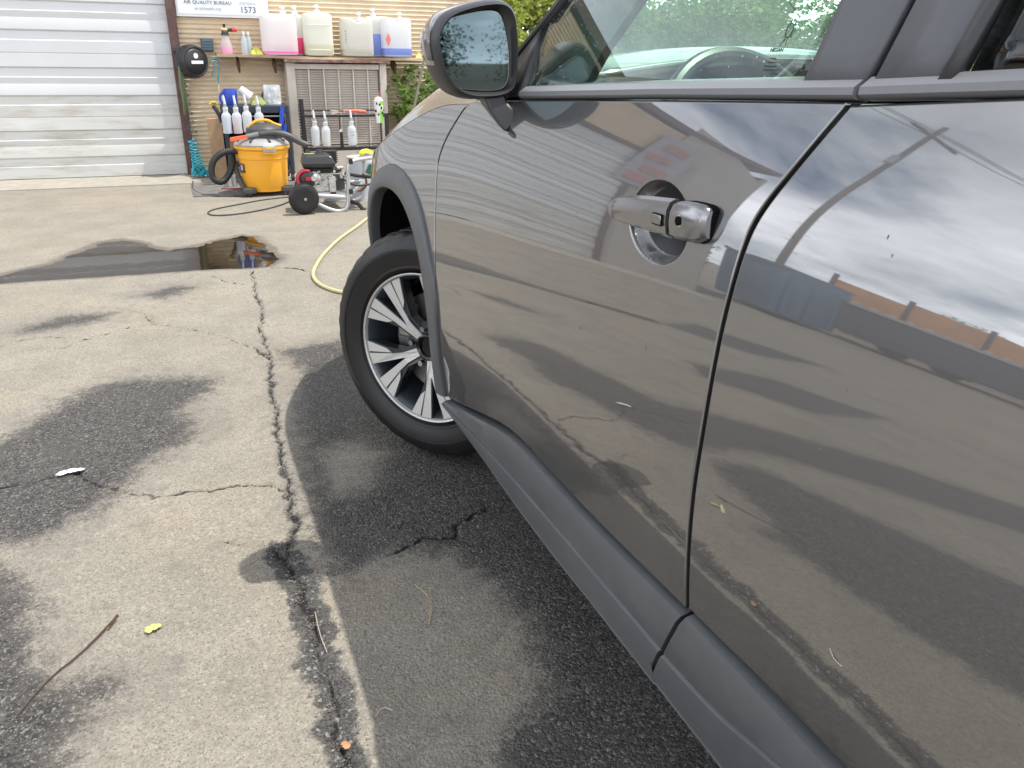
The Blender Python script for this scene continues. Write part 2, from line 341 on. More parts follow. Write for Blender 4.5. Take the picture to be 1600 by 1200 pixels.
# stones
vo = nn('ShaderNodeTexVoronoi'); vo.inputs['Scale'].default_value = 150; K.new(OBJ, vo.inputs['Vector'])
vo2 = nn('ShaderNodeTexVoronoi'); vo2.inputs['Scale'].default_value = 330; K.new(OBJ, vo2.inputs['Vector'])
sepc = nn('ShaderNodeSeparateColor'); K.new(vo.outputs['Color'], sepc.inputs[0]); stone = sepc.outputs[0]; stone2 = sepc.outputs[1]; sepd = nn('ShaderNodeSeparateColor'); K.new(vo2.outputs['Color'], sepd.inputs[0]); stone3 = sepd.outputs[0]; stone4 = sepd.outputs[1]
# wet mask with ragged soft edge
wv = math_('ADD', att('wet'), math_('MULTIPLY', math_('SUBTRACT', nB, .5), .16))
wv = math_('ADD', wv, math_('MULTIPLY', math_('SUBTRACT', nC, .5), .09)); wv = math_('ADD', wv, math_('MULTIPLY', math_('SUBTRACT', nA, .5), .10))
wv = math_('ADD', wv, math_('MULTIPLY', math_('SUBTRACT', stone, .5), .045))
wet_m = sm(wv, -.035, .060)
bv = math_('ADD', att('band'), math_('MULTIPLY', math_('SUBTRACT', nC, .5), .045)); band_m = sm(bv, -.008, .010)
crk_m = math_('SUBTRACT', 1.0, sm(math_('ADD', att('crack'), math_('MULTIPLY', math_('SUBTRACT', nC, .5), .006)), -.001, .004))
pud_e = sm(math_('ADD', att('pud'), math_('MULTIPLY', math_('SUBTRACT', nC, .5), .07)), -.055, .0)
dry_c = mixc(sm(nA, .35, .65), (.262, .235, .194), (.340, .306, .252))
dry_c = mixc(math_('MULTIPLY', sm(nE, .50, .62), .45), dry_c, (.40, .325, .235))
dry_c = mixc(math_('MULTIPLY', sm(stone, .0, 1), .55), dry_c, (.215, .20, .172))
dry_c = mixc(math_('MULTIPLY', sm(stone3, .80, .90), .65), dry_c, (.12, .11, .10))
dry_c = mixc(math_('MULTIPLY', sm(stone4, .86, .95), .6), dry_c, (.42, .39, .34))
dry_c = mixc(math_('MULTIPLY', sm(nC, .54, .70), .65), dry_c, (.15, .135, .12))
dry_c = mixc(math_('MULTIPLY', sm(nB, .55, .68), .55), dry_c, (.19, .172, .15))
dry_c = mixc(math_('MULTIPLY', sm(stone2, .95, .99), .5), dry_c, (.42, .39, .34))
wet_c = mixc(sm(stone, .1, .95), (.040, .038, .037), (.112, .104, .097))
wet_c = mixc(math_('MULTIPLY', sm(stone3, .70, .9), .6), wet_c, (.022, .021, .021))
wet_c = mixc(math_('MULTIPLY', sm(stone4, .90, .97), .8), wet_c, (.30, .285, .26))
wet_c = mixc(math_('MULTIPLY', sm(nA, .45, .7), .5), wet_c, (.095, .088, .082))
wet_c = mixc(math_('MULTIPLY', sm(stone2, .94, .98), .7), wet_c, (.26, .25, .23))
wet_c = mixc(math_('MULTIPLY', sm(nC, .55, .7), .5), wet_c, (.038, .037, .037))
rub_c = mixc(sm(stone3, .2, .9), (.028, .028, .029), (.11, .107, .105))
rub_c = mixc(math_('MULTIPLY', sm(stone2, .93, .96), .8), rub_c, (.28, .27, .26))
dry_c = mixc(math_('MULTIPLY', sm(math_('ADD', att('wet'), math_('MULTIPLY', math_('SUBTRACT', nB, .5), .5)), -.16, .02), .35), dry_c, (.17, .155, .138))
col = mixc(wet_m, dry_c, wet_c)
col = mixc(math_('MULTIPLY', pud_e, .75), col, (.12, .10, .08))
col = mixc(math_('MULTIPLY', band_m, .9), col, rub_c)
col = mixc(math_('MULTIPLY', crk_m, .93), col, (.020, .018, .017))
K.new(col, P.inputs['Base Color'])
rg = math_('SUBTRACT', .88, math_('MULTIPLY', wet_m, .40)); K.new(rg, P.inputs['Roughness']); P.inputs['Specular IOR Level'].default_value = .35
hgt = math_('ADD', math_('MULTIPLY', vo.outputs['Distance'], -.9), math_('MULTIPLY', nC, 1.0)); hgt = math_('ADD', hgt, math_('MULTIPLY', nD, .5))
hgt = math_('ADD', hgt, math_('MULTIPLY', vo2.outputs['Distance'], -.35)); hgt = math_('SUBTRACT', hgt, math_('MULTIPLY', crk_m, 1.5))
bp = nn('ShaderNodeBump'); bp.inputs['Distance'].default_value = .0048
K.new(math_('ADD', .55, math_('MULTIPLY', wet_m, .45)), bp.inputs['Strength']); K.new(hgt, bp.inputs['Height']); K.new(bp.outputs[0], P.inputs['Normal'])
me.materials.append(m)
# water lying in the hollow
m, N, K = newmat('puddle_water'); b = N['Principled BSDF']; N.remove(b)
gl = N.new('ShaderNodeBsdfGlossy'); gl.inputs['Roughness'].default_value = .012; trn = N.new('ShaderNodeBsdfTransparent'); trn.inputs[0].default_value = (.42, .38, .33, 1)
fr = N.new('ShaderNodeFresnel'); fr.inputs[0].default_value = 1.36; msn = N.new('ShaderNodeMixShader'); t = N.new('ShaderNodeTexCoord'); nz = N.new('ShaderNodeTexNoise'); nz.inputs['Scale'].default_value = 14
bpn = N.new('ShaderNodeBump'); bpn.inputs['Strength'].default_value = .02; bpn.inputs['Distance'].default_value = .01; K.new(t.outputs['Object'], nz.inputs['Vector']); K.new(nz.outputs[0], bpn.inputs['Height']); K.new(bpn.outputs[0], gl.inputs['Normal']); K.new(bpn.outputs[0], fr.inputs['Normal'])
K.new(fr.outputs[0], msn.inputs[0]); K.new(trn.outputs[0], msn.inputs[1]); K.new(gl.outputs[0], msn.inputs[2]); K.new(msn.outputs[0], N['Material Output'].inputs[0])
w = mk('puddle_water', [(-2.6, 4.6, -.0035), (.75, 4.6, -.0035), (.75, 6.1, -.0035), (-2.6, 6.1, -.0035)], [(0, 1, 2, 3)], m); tag(w, kind='structure')
# ------------------------------------------------------------------ car body surface
ZC = np.array([.10,.20,.30,.38,.45,.55,.65,.75,.85,.95,1.03,1.09,1.15]); OC = np.array([.075,.06,.045,.030,.017,.005,0,.004,.0145,.031,.052,.074,.100])
_m = np.gradient(OC, ZC)
def prof(z):
    z = np.asarray(z, float); i = np.clip(np.searchsorted(ZC, z)-1, 0, len(ZC)-2)
    h = ZC[i+1]-ZC[i]; t = np.clip((z-ZC[i])/h, -1, 2)
    return (2*t**3-3*t**2+1)*OC[i]+(t**3-2*t**2+t)*h*_m[i]+(-2*t**3+3*t**2)*OC[i+1]+(t**3-t**2)*h*_m[i+1]
def skin0(y, z):
    y = np.asarray(y, float)
    p = .008*((y-.9)/1.35)**2+np.where(y > 2.3, .30*np.abs((y-2.3)/.95)**2.3, 0)+np.where(y < -.6, .10*np.abs((y+.6)/.8)**2.2, 0)
    fl = -.028*np.exp(-((y-2.3)/.36)**2)*np.exp(-((z-.72)/.35)**2)-.02*np.exp(-((y+.49)/.4)**2)*np.exp(-((z-.72)/.35)**2)
    return .537+prof(z)+p+fl
HC = (.893, .947, .070, .050)     # handle cup
def cup(y, z):
    r = np.sqrt(((y-HC[0]-.25*(z-HC[1]))/HC[2])**2+((z-HC[1])/HC[3])**2)
    t = np.clip((1.04-r)/.22, 0, 1); s = t*t*(3-2*t); q = np.clip(1-r*r, 0, 1)
    return .016*s+.018*q
def skin(y, z): return skin0(y, z)+cup(y, z)
def skin_n(y, z, f=skin):
    e = 5e-4; dy = (f(y+e, z)-f(y-e, z))/(2*e); dz = (f(y, z+e)-f(y, z-e))/(2*e)
    n = np.stack([-np.ones_like(dy), dy, dz], -1); return n/np.linalg.norm(n, axis=-1, keepdims=True)
def chaikin(P, it=2, closed=False):
    P = [np.array(p, float) for p in P]
    for _ in range(it):
        Q = [] if closed else [P[0]]
        rg = range(len(P)) if closed else range(len(P)-1)
        for i in rg: a, b = P[i], P[(i+1) % len(P)]; Q += [a*.75+b*.25, a*.25+b*.75]
        if not closed: Q.append(P[-1])
        P = Q
    return [tuple(p) for p in P]
def resample(P, step):
    P = np.array(P); P = np.vstack([P, P[:1]]); out = []
    for i in range(len(P)-1):
        L_ = np.linalg.norm(P[i+1]-P[i]); k = max(1, int(round(L_/step)))
        for j in range(k): out.append(P[i]+(P[i+1]-P[i])*j/k)
    return np.array(out)
def panel(name, poly, mat, parent, f=skin, off=0.0, step=.02, dense=None, lip=.018, r=.0028, bstep=.012):
    B = resample(poly, bstep); A = 0.5*np.sum(B[:, 0]*np.roll(B[:, 1], -1)-np.roll(B[:, 0], -1)*B[:, 1])
    if A < 0: B = B[::-1]
    ed = np.roll(B, -1, 0)-np.roll(B, 1, 0); nrm = np.stack([ed[:, 1], -ed[:, 0]], 1); nrm /= np.linalg.norm(nrm, axis=1, keepdims=True)+1e-9
    I = B-nrm*r                                    # inner ring (flat part starts here)
    ys = np.arange(B[:, 0].min(), B[:, 0].max(), step); zs = np.arange(B[:, 1].min(), B[:, 1].max(), step); G = np.stack(np.meshgrid(ys, zs), -1).reshape(-1, 2)
    if dense:
        (cy, cz, ry, rz, st) = dense; g2 = np.stack(np.meshgrid(np.arange(cy-ry, cy+ry, st), np.arange(cz-rz, cz+rz, st)), -1).reshape(-1, 2)
        G = np.vstack([G[(np.abs(G[:, 0]-cy) > ry) | (np.abs(G[:, 1]-cz) > rz)], g2])
    sd = poly_sd(G[:, 0], G[:, 1], I); G = G[sd > .005]
    pts = [Vector((a, b)) for a, b in np.vstack([I, G])]; n = len(I)
    res = delaunay_2d_cdt(pts, [], [list(range(n))], 1, 1e-7); W = np.array([(v.x, v.y) for v in res[0]]); T = res[2]
    Wn = len(W); x = f(W[:, 0], W[:, 1])+off; V = np.stack([x, W[:, 0], W[:, 1]], 1); Nn = skin_n(W[:, 0], W[:, 1], f)
    # orientation: outward is -x
    Fc = []
    for t in T:
        a, b, c = V[t[0]], V[t[1]], V[t[2]]; Fc.append(tuple(t) if np.cross(b-a, c-a)[0] < 0 else tuple(reversed(t)))
    # rolled edge rings
    inmap = {tuple(np.round(p, 6)): i for i, p in enumerate(W)}
    ring0 = [inmap.get(tuple(np.round(p, 6)), None) for p in I]
    if any(k is None for k in ring0):
        D = [int(np.argmin(((W-p)**2).sum(1))) for p in I]; ring0 = D
    rings = [ring0]; n0 = skin_n(I[:, 0], I[:, 1], f); VV = [V]; NN = [Nn]; cnt = Wn
    for k, (o2, dx, bl) in enumerate(((.6, .12, .5), (1.0, .6, .85), (1.0, 1.3, 1.0), (1.0, lip/r, 1.0))):
        Q = I+nrm*r*o2; xx = f(Q[:, 0], Q[:, 1])+off+r*dx; VV.append(np.stack([xx, Q[:, 0], Q[:, 1]], 1))
        q = n0*(1-bl)+np.stack([np.zeros(n), nrm[:, 0], nrm[:, 1]], 1)*bl; q /= np.linalg.norm(q, axis=1, keepdims=True); NN.append(q)
        rings.append(list(range(cnt, cnt+n))); cnt += n
    for k in range(4):
        a, b = rings[k], rings[k+1]
        for i in range(n):
            j = (i+1) % n; Fc.append((a[i], b[i], b[j], a[j]))
    V = np.vstack(VV); Nn = np.vstack(NN)
    i = 2; fa = Fc[len(T)]; v = V[list(fa)]; nn_ = np.cross(v[1]-v[0], v[2]-v[0])
    if nn_ @ Nn[fa[1]] < 0: Fc = Fc[:len(T)]+[tuple(reversed(q)) for q in Fc[len(T):]]
    return mk(name, V, Fc, mat, parent, True, normals=Nn)
CW = 1.84                                          # body width; x of the far side = 2*.537+CW - x
def farx(x): return 2*.537+CW-x

car = root('parked_car', 'dark grey metallic compact SUV parked at right with its front wheel turned out', 'car', (1.457, .9, 0))
gapF = [(1.712,1.070),(1.705,1.059),(1.744,1.046),(1.785,1.008),(1.823,.969),(1.841,.936),(1.848,.909),(1.838,.864),(1.812,.749),(1.804,.674),(1.812,.576),(1.843,.464),(1.885,.353),(1.893,.301)]
gapFs = chaikin(gapF[1:], 2)
low = [(1.893,.301),(1.784,.326),(1.578,.386),(1.40,.436),(1.28,.450),(1.166,.447),(1.06,.446),(.943,.450),(.843,.455),(.756,.460),(.720,.462)]
gapR = [(.720,.462),(.7175,.569),(.7155,.656),(.714,.726),(.716,.797),(.7185,.859),(.7175,.912),(.7165,.945),(.713,.975),(.700,1.005),(.682,1.035),(.645,1.103)]
gRs = chaikin(gapR, 2)
belt_b = [(.641,1.106),(.99,1.092),(1.439,1.071),(1.57,1.065),(1.69,1.060)]
G1 = .0026
door_poly = [(y-G1, z) for y, z in gapFs]+[(y, z) for y, z in chaikin(low, 1)[1:-1]]+[(y+G1, z) for y, z in gRs]+belt_b[:-1]
fd = bpy.data.objects.new('front_door', None); COL.objects.link(fd); fd.parent = car; ORG[fd.name] = org(car)
def sub(name, parent=car):
    o = bpy.data.objects.new(name, None); COL.objects.link(o); o.parent = parent; ORG[o.name] = org(parent); return o
panel('door_skin', door_poly, MT['paint'], fd, dense=(HC[0], HC[1], .092, .064, .0021))
rd = sub('rear_door')
rear_poly = [(y-.0042, z) for y, z in gRs][::-1]+[(.715,.467),(.646,.470),(.583,.474),(.526,.476),(.437,.476),(.3,.478),(.12,.482),(.02,.50),(-.08,.58),(-.12,.70),(-.13,.85),(-.25,1.0),(-.40,1.08),(-.42,1.14),(.1,1.131),(.461,1.118)]
panel('door_skin', rear_poly, MT['paint'], rd, f=skin0)
# front fender: side face below the shoulder crease, then rolled over to the bonnet
arch_o = [(1.888,.30),(1.864,.385),(1.828,.473),(1.803,.581),(1.815,.654),(1.847,.705),(1.881,.750),(1.926,.797),(1.985,.832),(2.06,.859),(2.13,.871),(2.20,.873),(2.291,.857),(2.38,.827),(2.46,.785),(2.53,.73),(2.58,.66),(2.61,.57),(2.63,.47)]
arch_i = [(1.975,.28),(1.936,.376),(1.893,.468),(1.876,.556),(1.886,.638),(1.922,.699),(1.977,.748),(2.045,.785),(2.12,.805),(2.20,.809),(2.285,.799),(2.367,.772),(2.43,.715),(2.48,.65),(2.51,.57),(2.53,.47)]
cr = [(1.708,1.052),(1.76,1.049),(1.841,1.045),(1.946,1.032),(2.085,.998),(2.22,.960),(2.359,.917),(2.55,.862),(2.70,.825),(2.85,.80)]
crs = chaikin(cr, 2)
fen = sub('front_fender')
fpoly = [(y+G1+.001, z) for y, z in gapFs if z < 1.040]+[(y, z) for y, z in chaikin(arch_o, 1)[1:]]+[(2.80,.50),(2.83,.62),(2.85,.80)]+crs[::-1][1:-2]
panel('fender_skin', fpoly, MT['paint'], fen, f=skin0, lip=.012, r=.002)
# shoulder strip (crease -> bonnet edge)
ys = np.linspace(1.725, 2.85, 60); cy_ = np.array(crs); zc = np.interp(ys, cy_[:, 0], cy_[:, 1]); x0 = skin0(ys, zc)
hy = np.clip((ys-1.725)/1.125, 0, 1); rise = .030+.075*np.sin(np.pi*np.clip(hy*1.2, 0, 1))**1.0*1.0
prof_s = [(0, 0), (.006, .10), (.018, .30), (.038, .56), (.062, .78), (.090, .92), (.120, 1.0), (.122, .9), (.122, .3)]
V = []; Fc = []
for k, (dx, dz) in enumerate(prof_s): V.append(np.stack([x0+dx*(1+.8*hy), ys, zc+dz*rise-(0 if k < 7 else .0)], 1))
V = np.vstack(V); n = len(ys); Fc = [(k*n+i, k*n+i+1, (k+1)*n+i+1, (k+1)*n+i) for k in range(len(prof_s)-1) for i in range(n-1)]
o = mk('fender_top', V, [tuple(reversed(q)) for q in Fc], MT['paint'], fen); sharp(o, 40)
# bonnet
hx0 = x0+.126*(1+.8*hy); V = []; m_ = 14
for k in range(m_):
    t = k/(m_-1); xx = hx0+(1.457-hx0)*t; zz = zc+rise*1.0+.004+.075*np.sin(t*np.pi/2)*(1-.5*hy)-(.004 if k == 0 else 0); V.append(np.stack([xx, ys, zz], 1))
for k in range(m_-2, -1, -1): q = V[k].copy(); q[:, 0] = 2*1.457-q[:, 0]; V.append(q)
Vn = np.vstack(V); mm = len(V); Fc = [(k*n+i, (k+1)*n+i, (k+1)*n+i+1, k*n+i+1) for k in range(mm-1) for i in range(n-1)]
o = mk('bonnet', Vn, Fc, MT['paint'], car); solid(o, .02)
o = MB().tube([(float(hx0[i])-.006, float(ys[i]), float(zc[i]+rise[i])-.006) for i in range(0, n, 2)], .0075, 6).build('bonnet_seal', MT['black'], car)
# arch trim
fa = sub('wheel_arch_trim')
ao = resample_open = chaikin(arch_o, 2); ai = chaikin(arch_i, 2)
def curve_at(P, k):
    P = np.array(P); s = np.r_[0, np.cumsum(np.linalg.norm(np.diff(P, axis=0), axis=1))]; u = np.linspace(0, s[-1], k); return np.stack([np.interp(u, s, P[:, 0]), np.interp(u, s, P[:, 1])], 1)
def band_mesh(A, B, name, mat, parent, offs, f=skin0, k=90):
    A = curve_at(A, k); B = curve_at(B, k); V = []
    for t, o_ in offs: Q = A*(1-t)+B*t; V.append(np.stack([f(Q[:, 0], Q[:, 1])+o_, Q[:, 0], Q[:, 1]], 1))
    V = np.vstack(V); r_ = len(offs); Fc = [(j*k+i, j*k+i+1, (j+1)*k+i+1, (j+1)*k+i) for j in range(r_-1) for i in range(k-1)]
    v = V[list(Fc[k*(r_//2)])]; 
    if np.cross(v[1]-v[0], v[2]-v[0])[0] > 0: Fc = [tuple(reversed(q)) for q in Fc]
    return sharp(mk(name, V, Fc, mat, parent), 50)
band_mesh(ao, ai, 'arch_flare', MT['clad'], fa, [(-.01, .012), (0, -.002), (.03, -.007), (.10, -.009), (.5, -.011), (.90, -.011), (.96, -.008), (.99, -.002), (1.0, .006), (1.0, .025)])
# wheel house
V = []; ai2 = curve_at(ai, 50)
for xo in (0, .20, .52): V.append(np.stack([skin0(ai2[:, 0], ai2[:, 1])+.02 if xo == 0 else np.full(50, .57+xo), ai2[:, 0], ai2[:, 1]+(.03 if xo > .05 else .001)], 1))
V = np.vstack(V); Fc = [(j*50+i, j*50+i+1, (j+1)*50+i+1, (j+1)*50+i) for j in range(2) for i in range(49)]+[tuple(100+i for i in range(50))]
mk('wheel_liner', V, Fc, MT['black'], car, False)
# lower cladding
def clad(name, parent, ys, zt, zb, sA, sB, e0=None, e1=None):
    S = [0, .02, .05, .1]+[.2, .3]; k = len(ys); rings = []
    def ring(s, off, z): 
        yy = ys.copy().astype(float)
        if e0: w_ = np.clip(1-np.abs(np.arange(k)-0)/6, 0, 1); yy = yy+w_*(e0[0]*(1-s)+e0[1]*s)
        if e1: w_ = np.clip(1-np.abs(np.arange(k)-(k-1))/6, 0, 1); yy = yy+w_*(e1[0]*(1-s)+e1[1]*s)
        return np.stack([skin0(yy, z)+off, yy, z], 1)
    zz = lambda s: zt+(zb-zt)*s
    A = sA; Bv = sB; spec = [(0*A, .030), (0*A+.01, .006), (.03+0*A, -.006), (.10+0*A, -.012), (A*.5+.05, -.0155), (A-.03, -.0175), (A-.008, -.0150), (A+.008, -.0205), (A+.05, -.0215), ((A+Bv)/2, -.0215), (Bv-.015, -.020), (Bv+.0, -.0165), (Bv+.02, -.0190), (.97+0*A, -.008), (1.0+0*A, .004), (1.04+0*A, .05), (1.06+0*A, .16)]
    V = [ring(np.asarray(s), o_, zz(s)) for s, o_ in spec]; V = np.vstack(V); nr = len(spec)
    Fc = [(j*k+i, j*k+i+1, (j+1)*k+i+1, (j+1)*k+i) for j in range(nr-1) for i in range(k-1)]
    v = V[list(Fc[k*5])]
    if np.cross(v[1]-v[0], v[2]-v[0])[0] > 0: Fc = [tuple(reversed(q)) for q in Fc]
    for c in (0, k-1): Fc.append(tuple(j*k+c for j in range(nr)))
    o = mk(name, V, Fc, MT['clad'], parent); sharp(o, 30); return o
ip = lambda P, y: np.interp(-y, [-p[0] for p in P], [p[1] for p in P])
ys1 = np.linspace(1.875, .722, 90)
zt1 = ip(chaikin([(1.90,.292),(1.865,.298),(1.784,.318),(1.578,.374),(1.40,.424),(1.28,.438),(1.166,.436),(1.0,.437),(.84,.447),(.72,.455)], 1), ys1)
zb1 = ip([(1.90,.275),(1.75,.277),(1.53,.262),(1.385,.245),(1.2,.238),(1.03,.240),(.84,.245),(.70,.245)], ys1)
gA = ip([(1.90,.287),(1.771,.298),(1.615,.315),(1.509,.322),(1.315,.333),(1.087,.343),(.966,.345),(.861,.348),(.70,.348)], ys1)
gB = ip([(1.90,.280),(1.831,.281),(1.548,.274),(1.357,.262),(1.18,.258),(1.029,.262),(.70,.262)], ys1)
fr_ = lambda g: np.clip((zt1-g)/(zt1-zb1), .05, .95)
clad('lower_cladding', fd, ys1, zt1, zb1, np.clip(fr_(gA), .25, .6), np.clip(fr_(gB), .65, .93), e1=(0, .105))
ys2 = np.linspace(.700, -.06, 60); zt2 = np.full(60, .462)+.006*(.7-ys2); zb2 = np.full(60, .246)
gA2 = ip([(.80,.336),(.73,.340),(.654,.351),(.555,.380),(.498,.397),(.40,.410),(-.1,.425)], ys2); gB2 = np.full(60, .266)
clad('lower_cladding', rd, ys2, zt2, zb2, (zt2-gA2)/(zt2-zb2), (zt2-gB2)/(zt2-zb2), e0=(.010, .118))
# dark sill behind the doors
MB().box((.68, .92, .36), (.14, 1.92, .18)).build('sill', MT['black'], car, False)
MB().box((1.457, .75, .25), (1.5, 3.9, .03)).build('underbody', MT['black'], car, False)
MB().box((.675, .95, .80), (.06, 1.62, .42)).build('door_inner_panel', MT['black'], car, False)
# belt mouldings
def moulding(name, parent, P, wd=.026, out=-.006):
    P = curve_at(P, 50); V = []
    for dz, o_ in ((-.004, .016), (-.001, out*.2), (.003, out), (.010, out-.001), (wd-.006, out+.004), (wd-.001, out+.010), (wd+.002, .03)):
        V.append(np.stack([skin0(P[:, 0], P[:, 1])+o_+dz*.22, P[:, 0], P[:, 1]+dz], 1))
    V = np.vstack(V); Fc = [(j*50+i, j*50+i+1, (j+1)*50+i+1, (j+1)*50+i) for j in range(6) for i in range(49)]; v = V[list(Fc[100])]
    if np.cross(v[1]-v[0], v[2]-v[0])[0] > 0: Fc = [tuple(reversed(q)) for q in Fc]
    Fc += [tuple(j*50 for j in range(7)), tuple(j*50+49 for j in range(7))]
    return sharp(mk(name, V, Fc, MT['gloss'], parent), 45)
moulding('belt_moulding', fd, [(1.455,1.0755),(.99,1.0965),(.639,1.110)], .020)
moulding('belt_moulding', rd, [(.632,1.1105),(.461,1.121),(0,1.134),(-.42,1.145)], .020)
# glass plane of the side windows
def gx_(z, y=0): return .628+.42*(z-1.12)+.10*np.maximum(0, z-1.35)**1.2+.035*np.maximum(0, np.asarray(y)-1.0)**2
def gpanel(name, poly, mat, parent, off=0, th=.004, rd_=0):
    P = resample(poly, .04); ys_ = np.arange(P[:, 0].min(), P[:, 0].max(), .04); zs_ = np.arange(P[:, 1].min(), P[:, 1].max(), .04)
    G = np.stack(np.meshgrid(ys_, zs_), -1).reshape(-1, 2); G = G[poly_sd(G[:, 0], G[:, 1], P) > .01]
    res = delaunay_2d_cdt([Vector(a) for a in np.vstack([P, G])], [], [list(range(len(P)))], 1, 1e-7); W = np.array([(v.x, v.y) for v in res[0]])
    V = np.stack([gx_(W[:, 1], W[:, 0])+off, W[:, 0], W[:, 1]], 1); Fc = []
    for t in res[2]:
        a, b, c = V[t[0]], V[t[1]], V[t[2]]; Fc.append(tuple(t) if np.cross(b-a, c-a)[0] < 0 else tuple(reversed(t)))
    return solid(mk(name, V, Fc, mat, parent), th)
win = [(1.470,1.080),(1.499,1.195),(1.426,1.255),(1.278,1.372),(1.115,1.475),(0.961,1.525),(0.769,1.54),(0.716,1.54),(0.716,1.2),(0.721,1.112),(0.865,1.105),(1.153,1.09)]
gpanel('window_glass', win, MT['glass'], fd)
gpanel('pillar_trim', [(0.721,1.112),(0.716,1.54),(0.629,1.54),(0.632,1.2),(0.638,1.118)], MT['pillar'], fd, -.006, .012)
gpanel('pillar_trim', [(0.625,1.119),(0.620,1.2),(0.618,1.54),(0.533,1.54),(0.543,1.2),(0.552,1.123)], MT['pillar'], rd, -.006, .012)
gpanel('window_seal', [(0.552,1.123),(0.543,1.2),(0.533,1.54),(0.524,1.54),(0.531,1.2),(0.538,1.124)], MT['trim'], rd, -.009, .014)
gpanel('window_glass', [(0.530,1.125),(0.522,1.54),(0.100,1.54),(-0.200,1.5),(-0.420,1.36),(-0.420,1.15)], MT['privacy'], rd, 0)
# mirror sail, frame along A pillar
gpanel('mirror_sail', [(1.470,1.080),(1.499,1.195),(1.595,1.120),(1.667,1.063)], MT['trim'], fd, -.006, .02)
apl = [(1.667,1.063),(1.595,1.135),(1.499,1.208),(1.426,1.268),(1.278,1.385),(1.115,1.488),(0.961,1.538),(0.769,1.553),(0.100,1.553),(-0.200,1.513),(-0.450,1.36)]
def rail(name, P, ox, r_, mat, parent, flat=.5, n=10):
    pts = [(float(gx_(z, y))+ox, y, z) for y, z in chaikin(P, 2)]; return MB().tube(pts, r_, n).build(name, mat, parent)
rail('window_frame', apl, .004, .013, MT['trim'], fd)
rail('window_chrome', [(y+.012, z+.016) for y, z in apl], .006, .005, MT['alloy'], fd)
# A pillar + roof rail painted
V = []; pl = chaikin([(1.788,1.075),(1.672,1.13),(1.538,1.242),(1.442,1.325),(1.288,1.44),(1.115,1.535),(0.942,1.59),(0.750,1.61),(0.100,1.61),(-0.300,1.58),(-0.700,1.47),(-1.050,1.30)], 2); pl = np.array(pl)
for dx, dz in ((-.002, -.030), (.0, -.018), (.012, .000), (.035, .018), (.075, .030), (.11, .030), (.12, .0)): V.append(np.stack([gx_(pl[:, 1], pl[:, 0])+dx+.012, pl[:, 0]+.01, pl[:, 1]+dz], 1))
k = len(pl); V = np.vstack(V); Fc = [(j*k+i, j*k+i+1, (j+1)*k+i+1, (j+1)*k+i) for j in range(6) for i in range(k-1)]
v = V[list(Fc[k])]; Fc = Fc if np.cross(v[1]-v[0], v[2]-v[0])[0] < 0 else [tuple(reversed(q)) for q in Fc]
apil = sharp(mk('roof_pillar', V, Fc, MT['paint'], car), 60)
V2 = V.copy(); V2[:, 0] = farx(V2[:, 0]); mk('roof_pillar', V2, [tuple(reversed(q)) for q in Fc], MT['paint'], car)
# inner A pillar trim (dark) seen through the side glass
def inner(nm, P, th, mat): 
    mb = MB(); n_ = len(P); mb.V = [p for p in P]+[(p[0]+th[0], p[1]+th[1], p[2]+th[2]) for p in P]
    mb.F = [tuple(range(n_)), tuple(range(2*n_-1, n_-1, -1))]+[(i, (i+1) % n_, n_+(i+1) % n_, n_+i) for i in range(n_)]; return mb.build(nm, mat, car, False)
MT['cabin'] = pm('cabin_grey_plastic', (.12, .125, .125), rough=.6, bump=.05, bscale=400)
MT['cabinlt'] = pm('cabin_light_trim', (.30, .31, .30), rough=.75)
inner('pillar_inner_trim', [(.70, 1.70, 1.05), (.73, 1.50, 1.05), (.755, 1.42, 1.16), (.83, 1.17, 1.42), (.86, .98, 1.56), (.80, 1.1, 1.56), (.73, 1.50, 1.28)], (.03, .02, 0), MT['cabin'])
# roof, windscreens
rf = [(.98,1.615),(.78,1.642),(.4,1.655),(0,1.655),(-.4,1.62),(-.75,1.55)]
V = []; kk = 15
for y, z in rf:
    xa = float(gx_(1.58, y))+.10; xb = farx(xa)
    for j in range(kk): t = j/(kk-1); V.append((xa+(xb-xa)*t, y, z+.02*math.sin(math.pi*t)))
Fc = [(a*kk+j, (a+1)*kk+j, (a+1)*kk+j+1, a*kk+j+1) for a in range(len(rf)-1) for j in range(kk-1)]
solid(mk('roof', V, Fc, MT['paint'], car), .04)
V = []
for y, z in ((1.90, 1.075), (1.60, 1.28), (1.30, 1.47), (.98, 1.605)):
    xa = float(gx_(z, y))+.09; xb = farx(xa)
    for j in range(kk): t = j/(kk-1); V.append((xa+(xb-xa)*t, y+.14*math.sin(math.pi*t), z))
Fc = [(a*kk+j, a*kk+j+1, (a+1)*kk+j+1, (a+1)*kk+j) for a in range(3) for j in range(kk-1)]
solid(mk('windscreen', V, Fc, MT['glass'], car), .005)
MB().box((1.457, 1.93, 1.045), (1.5, .16, .03)).build('cowl', MT['black'], car, False)
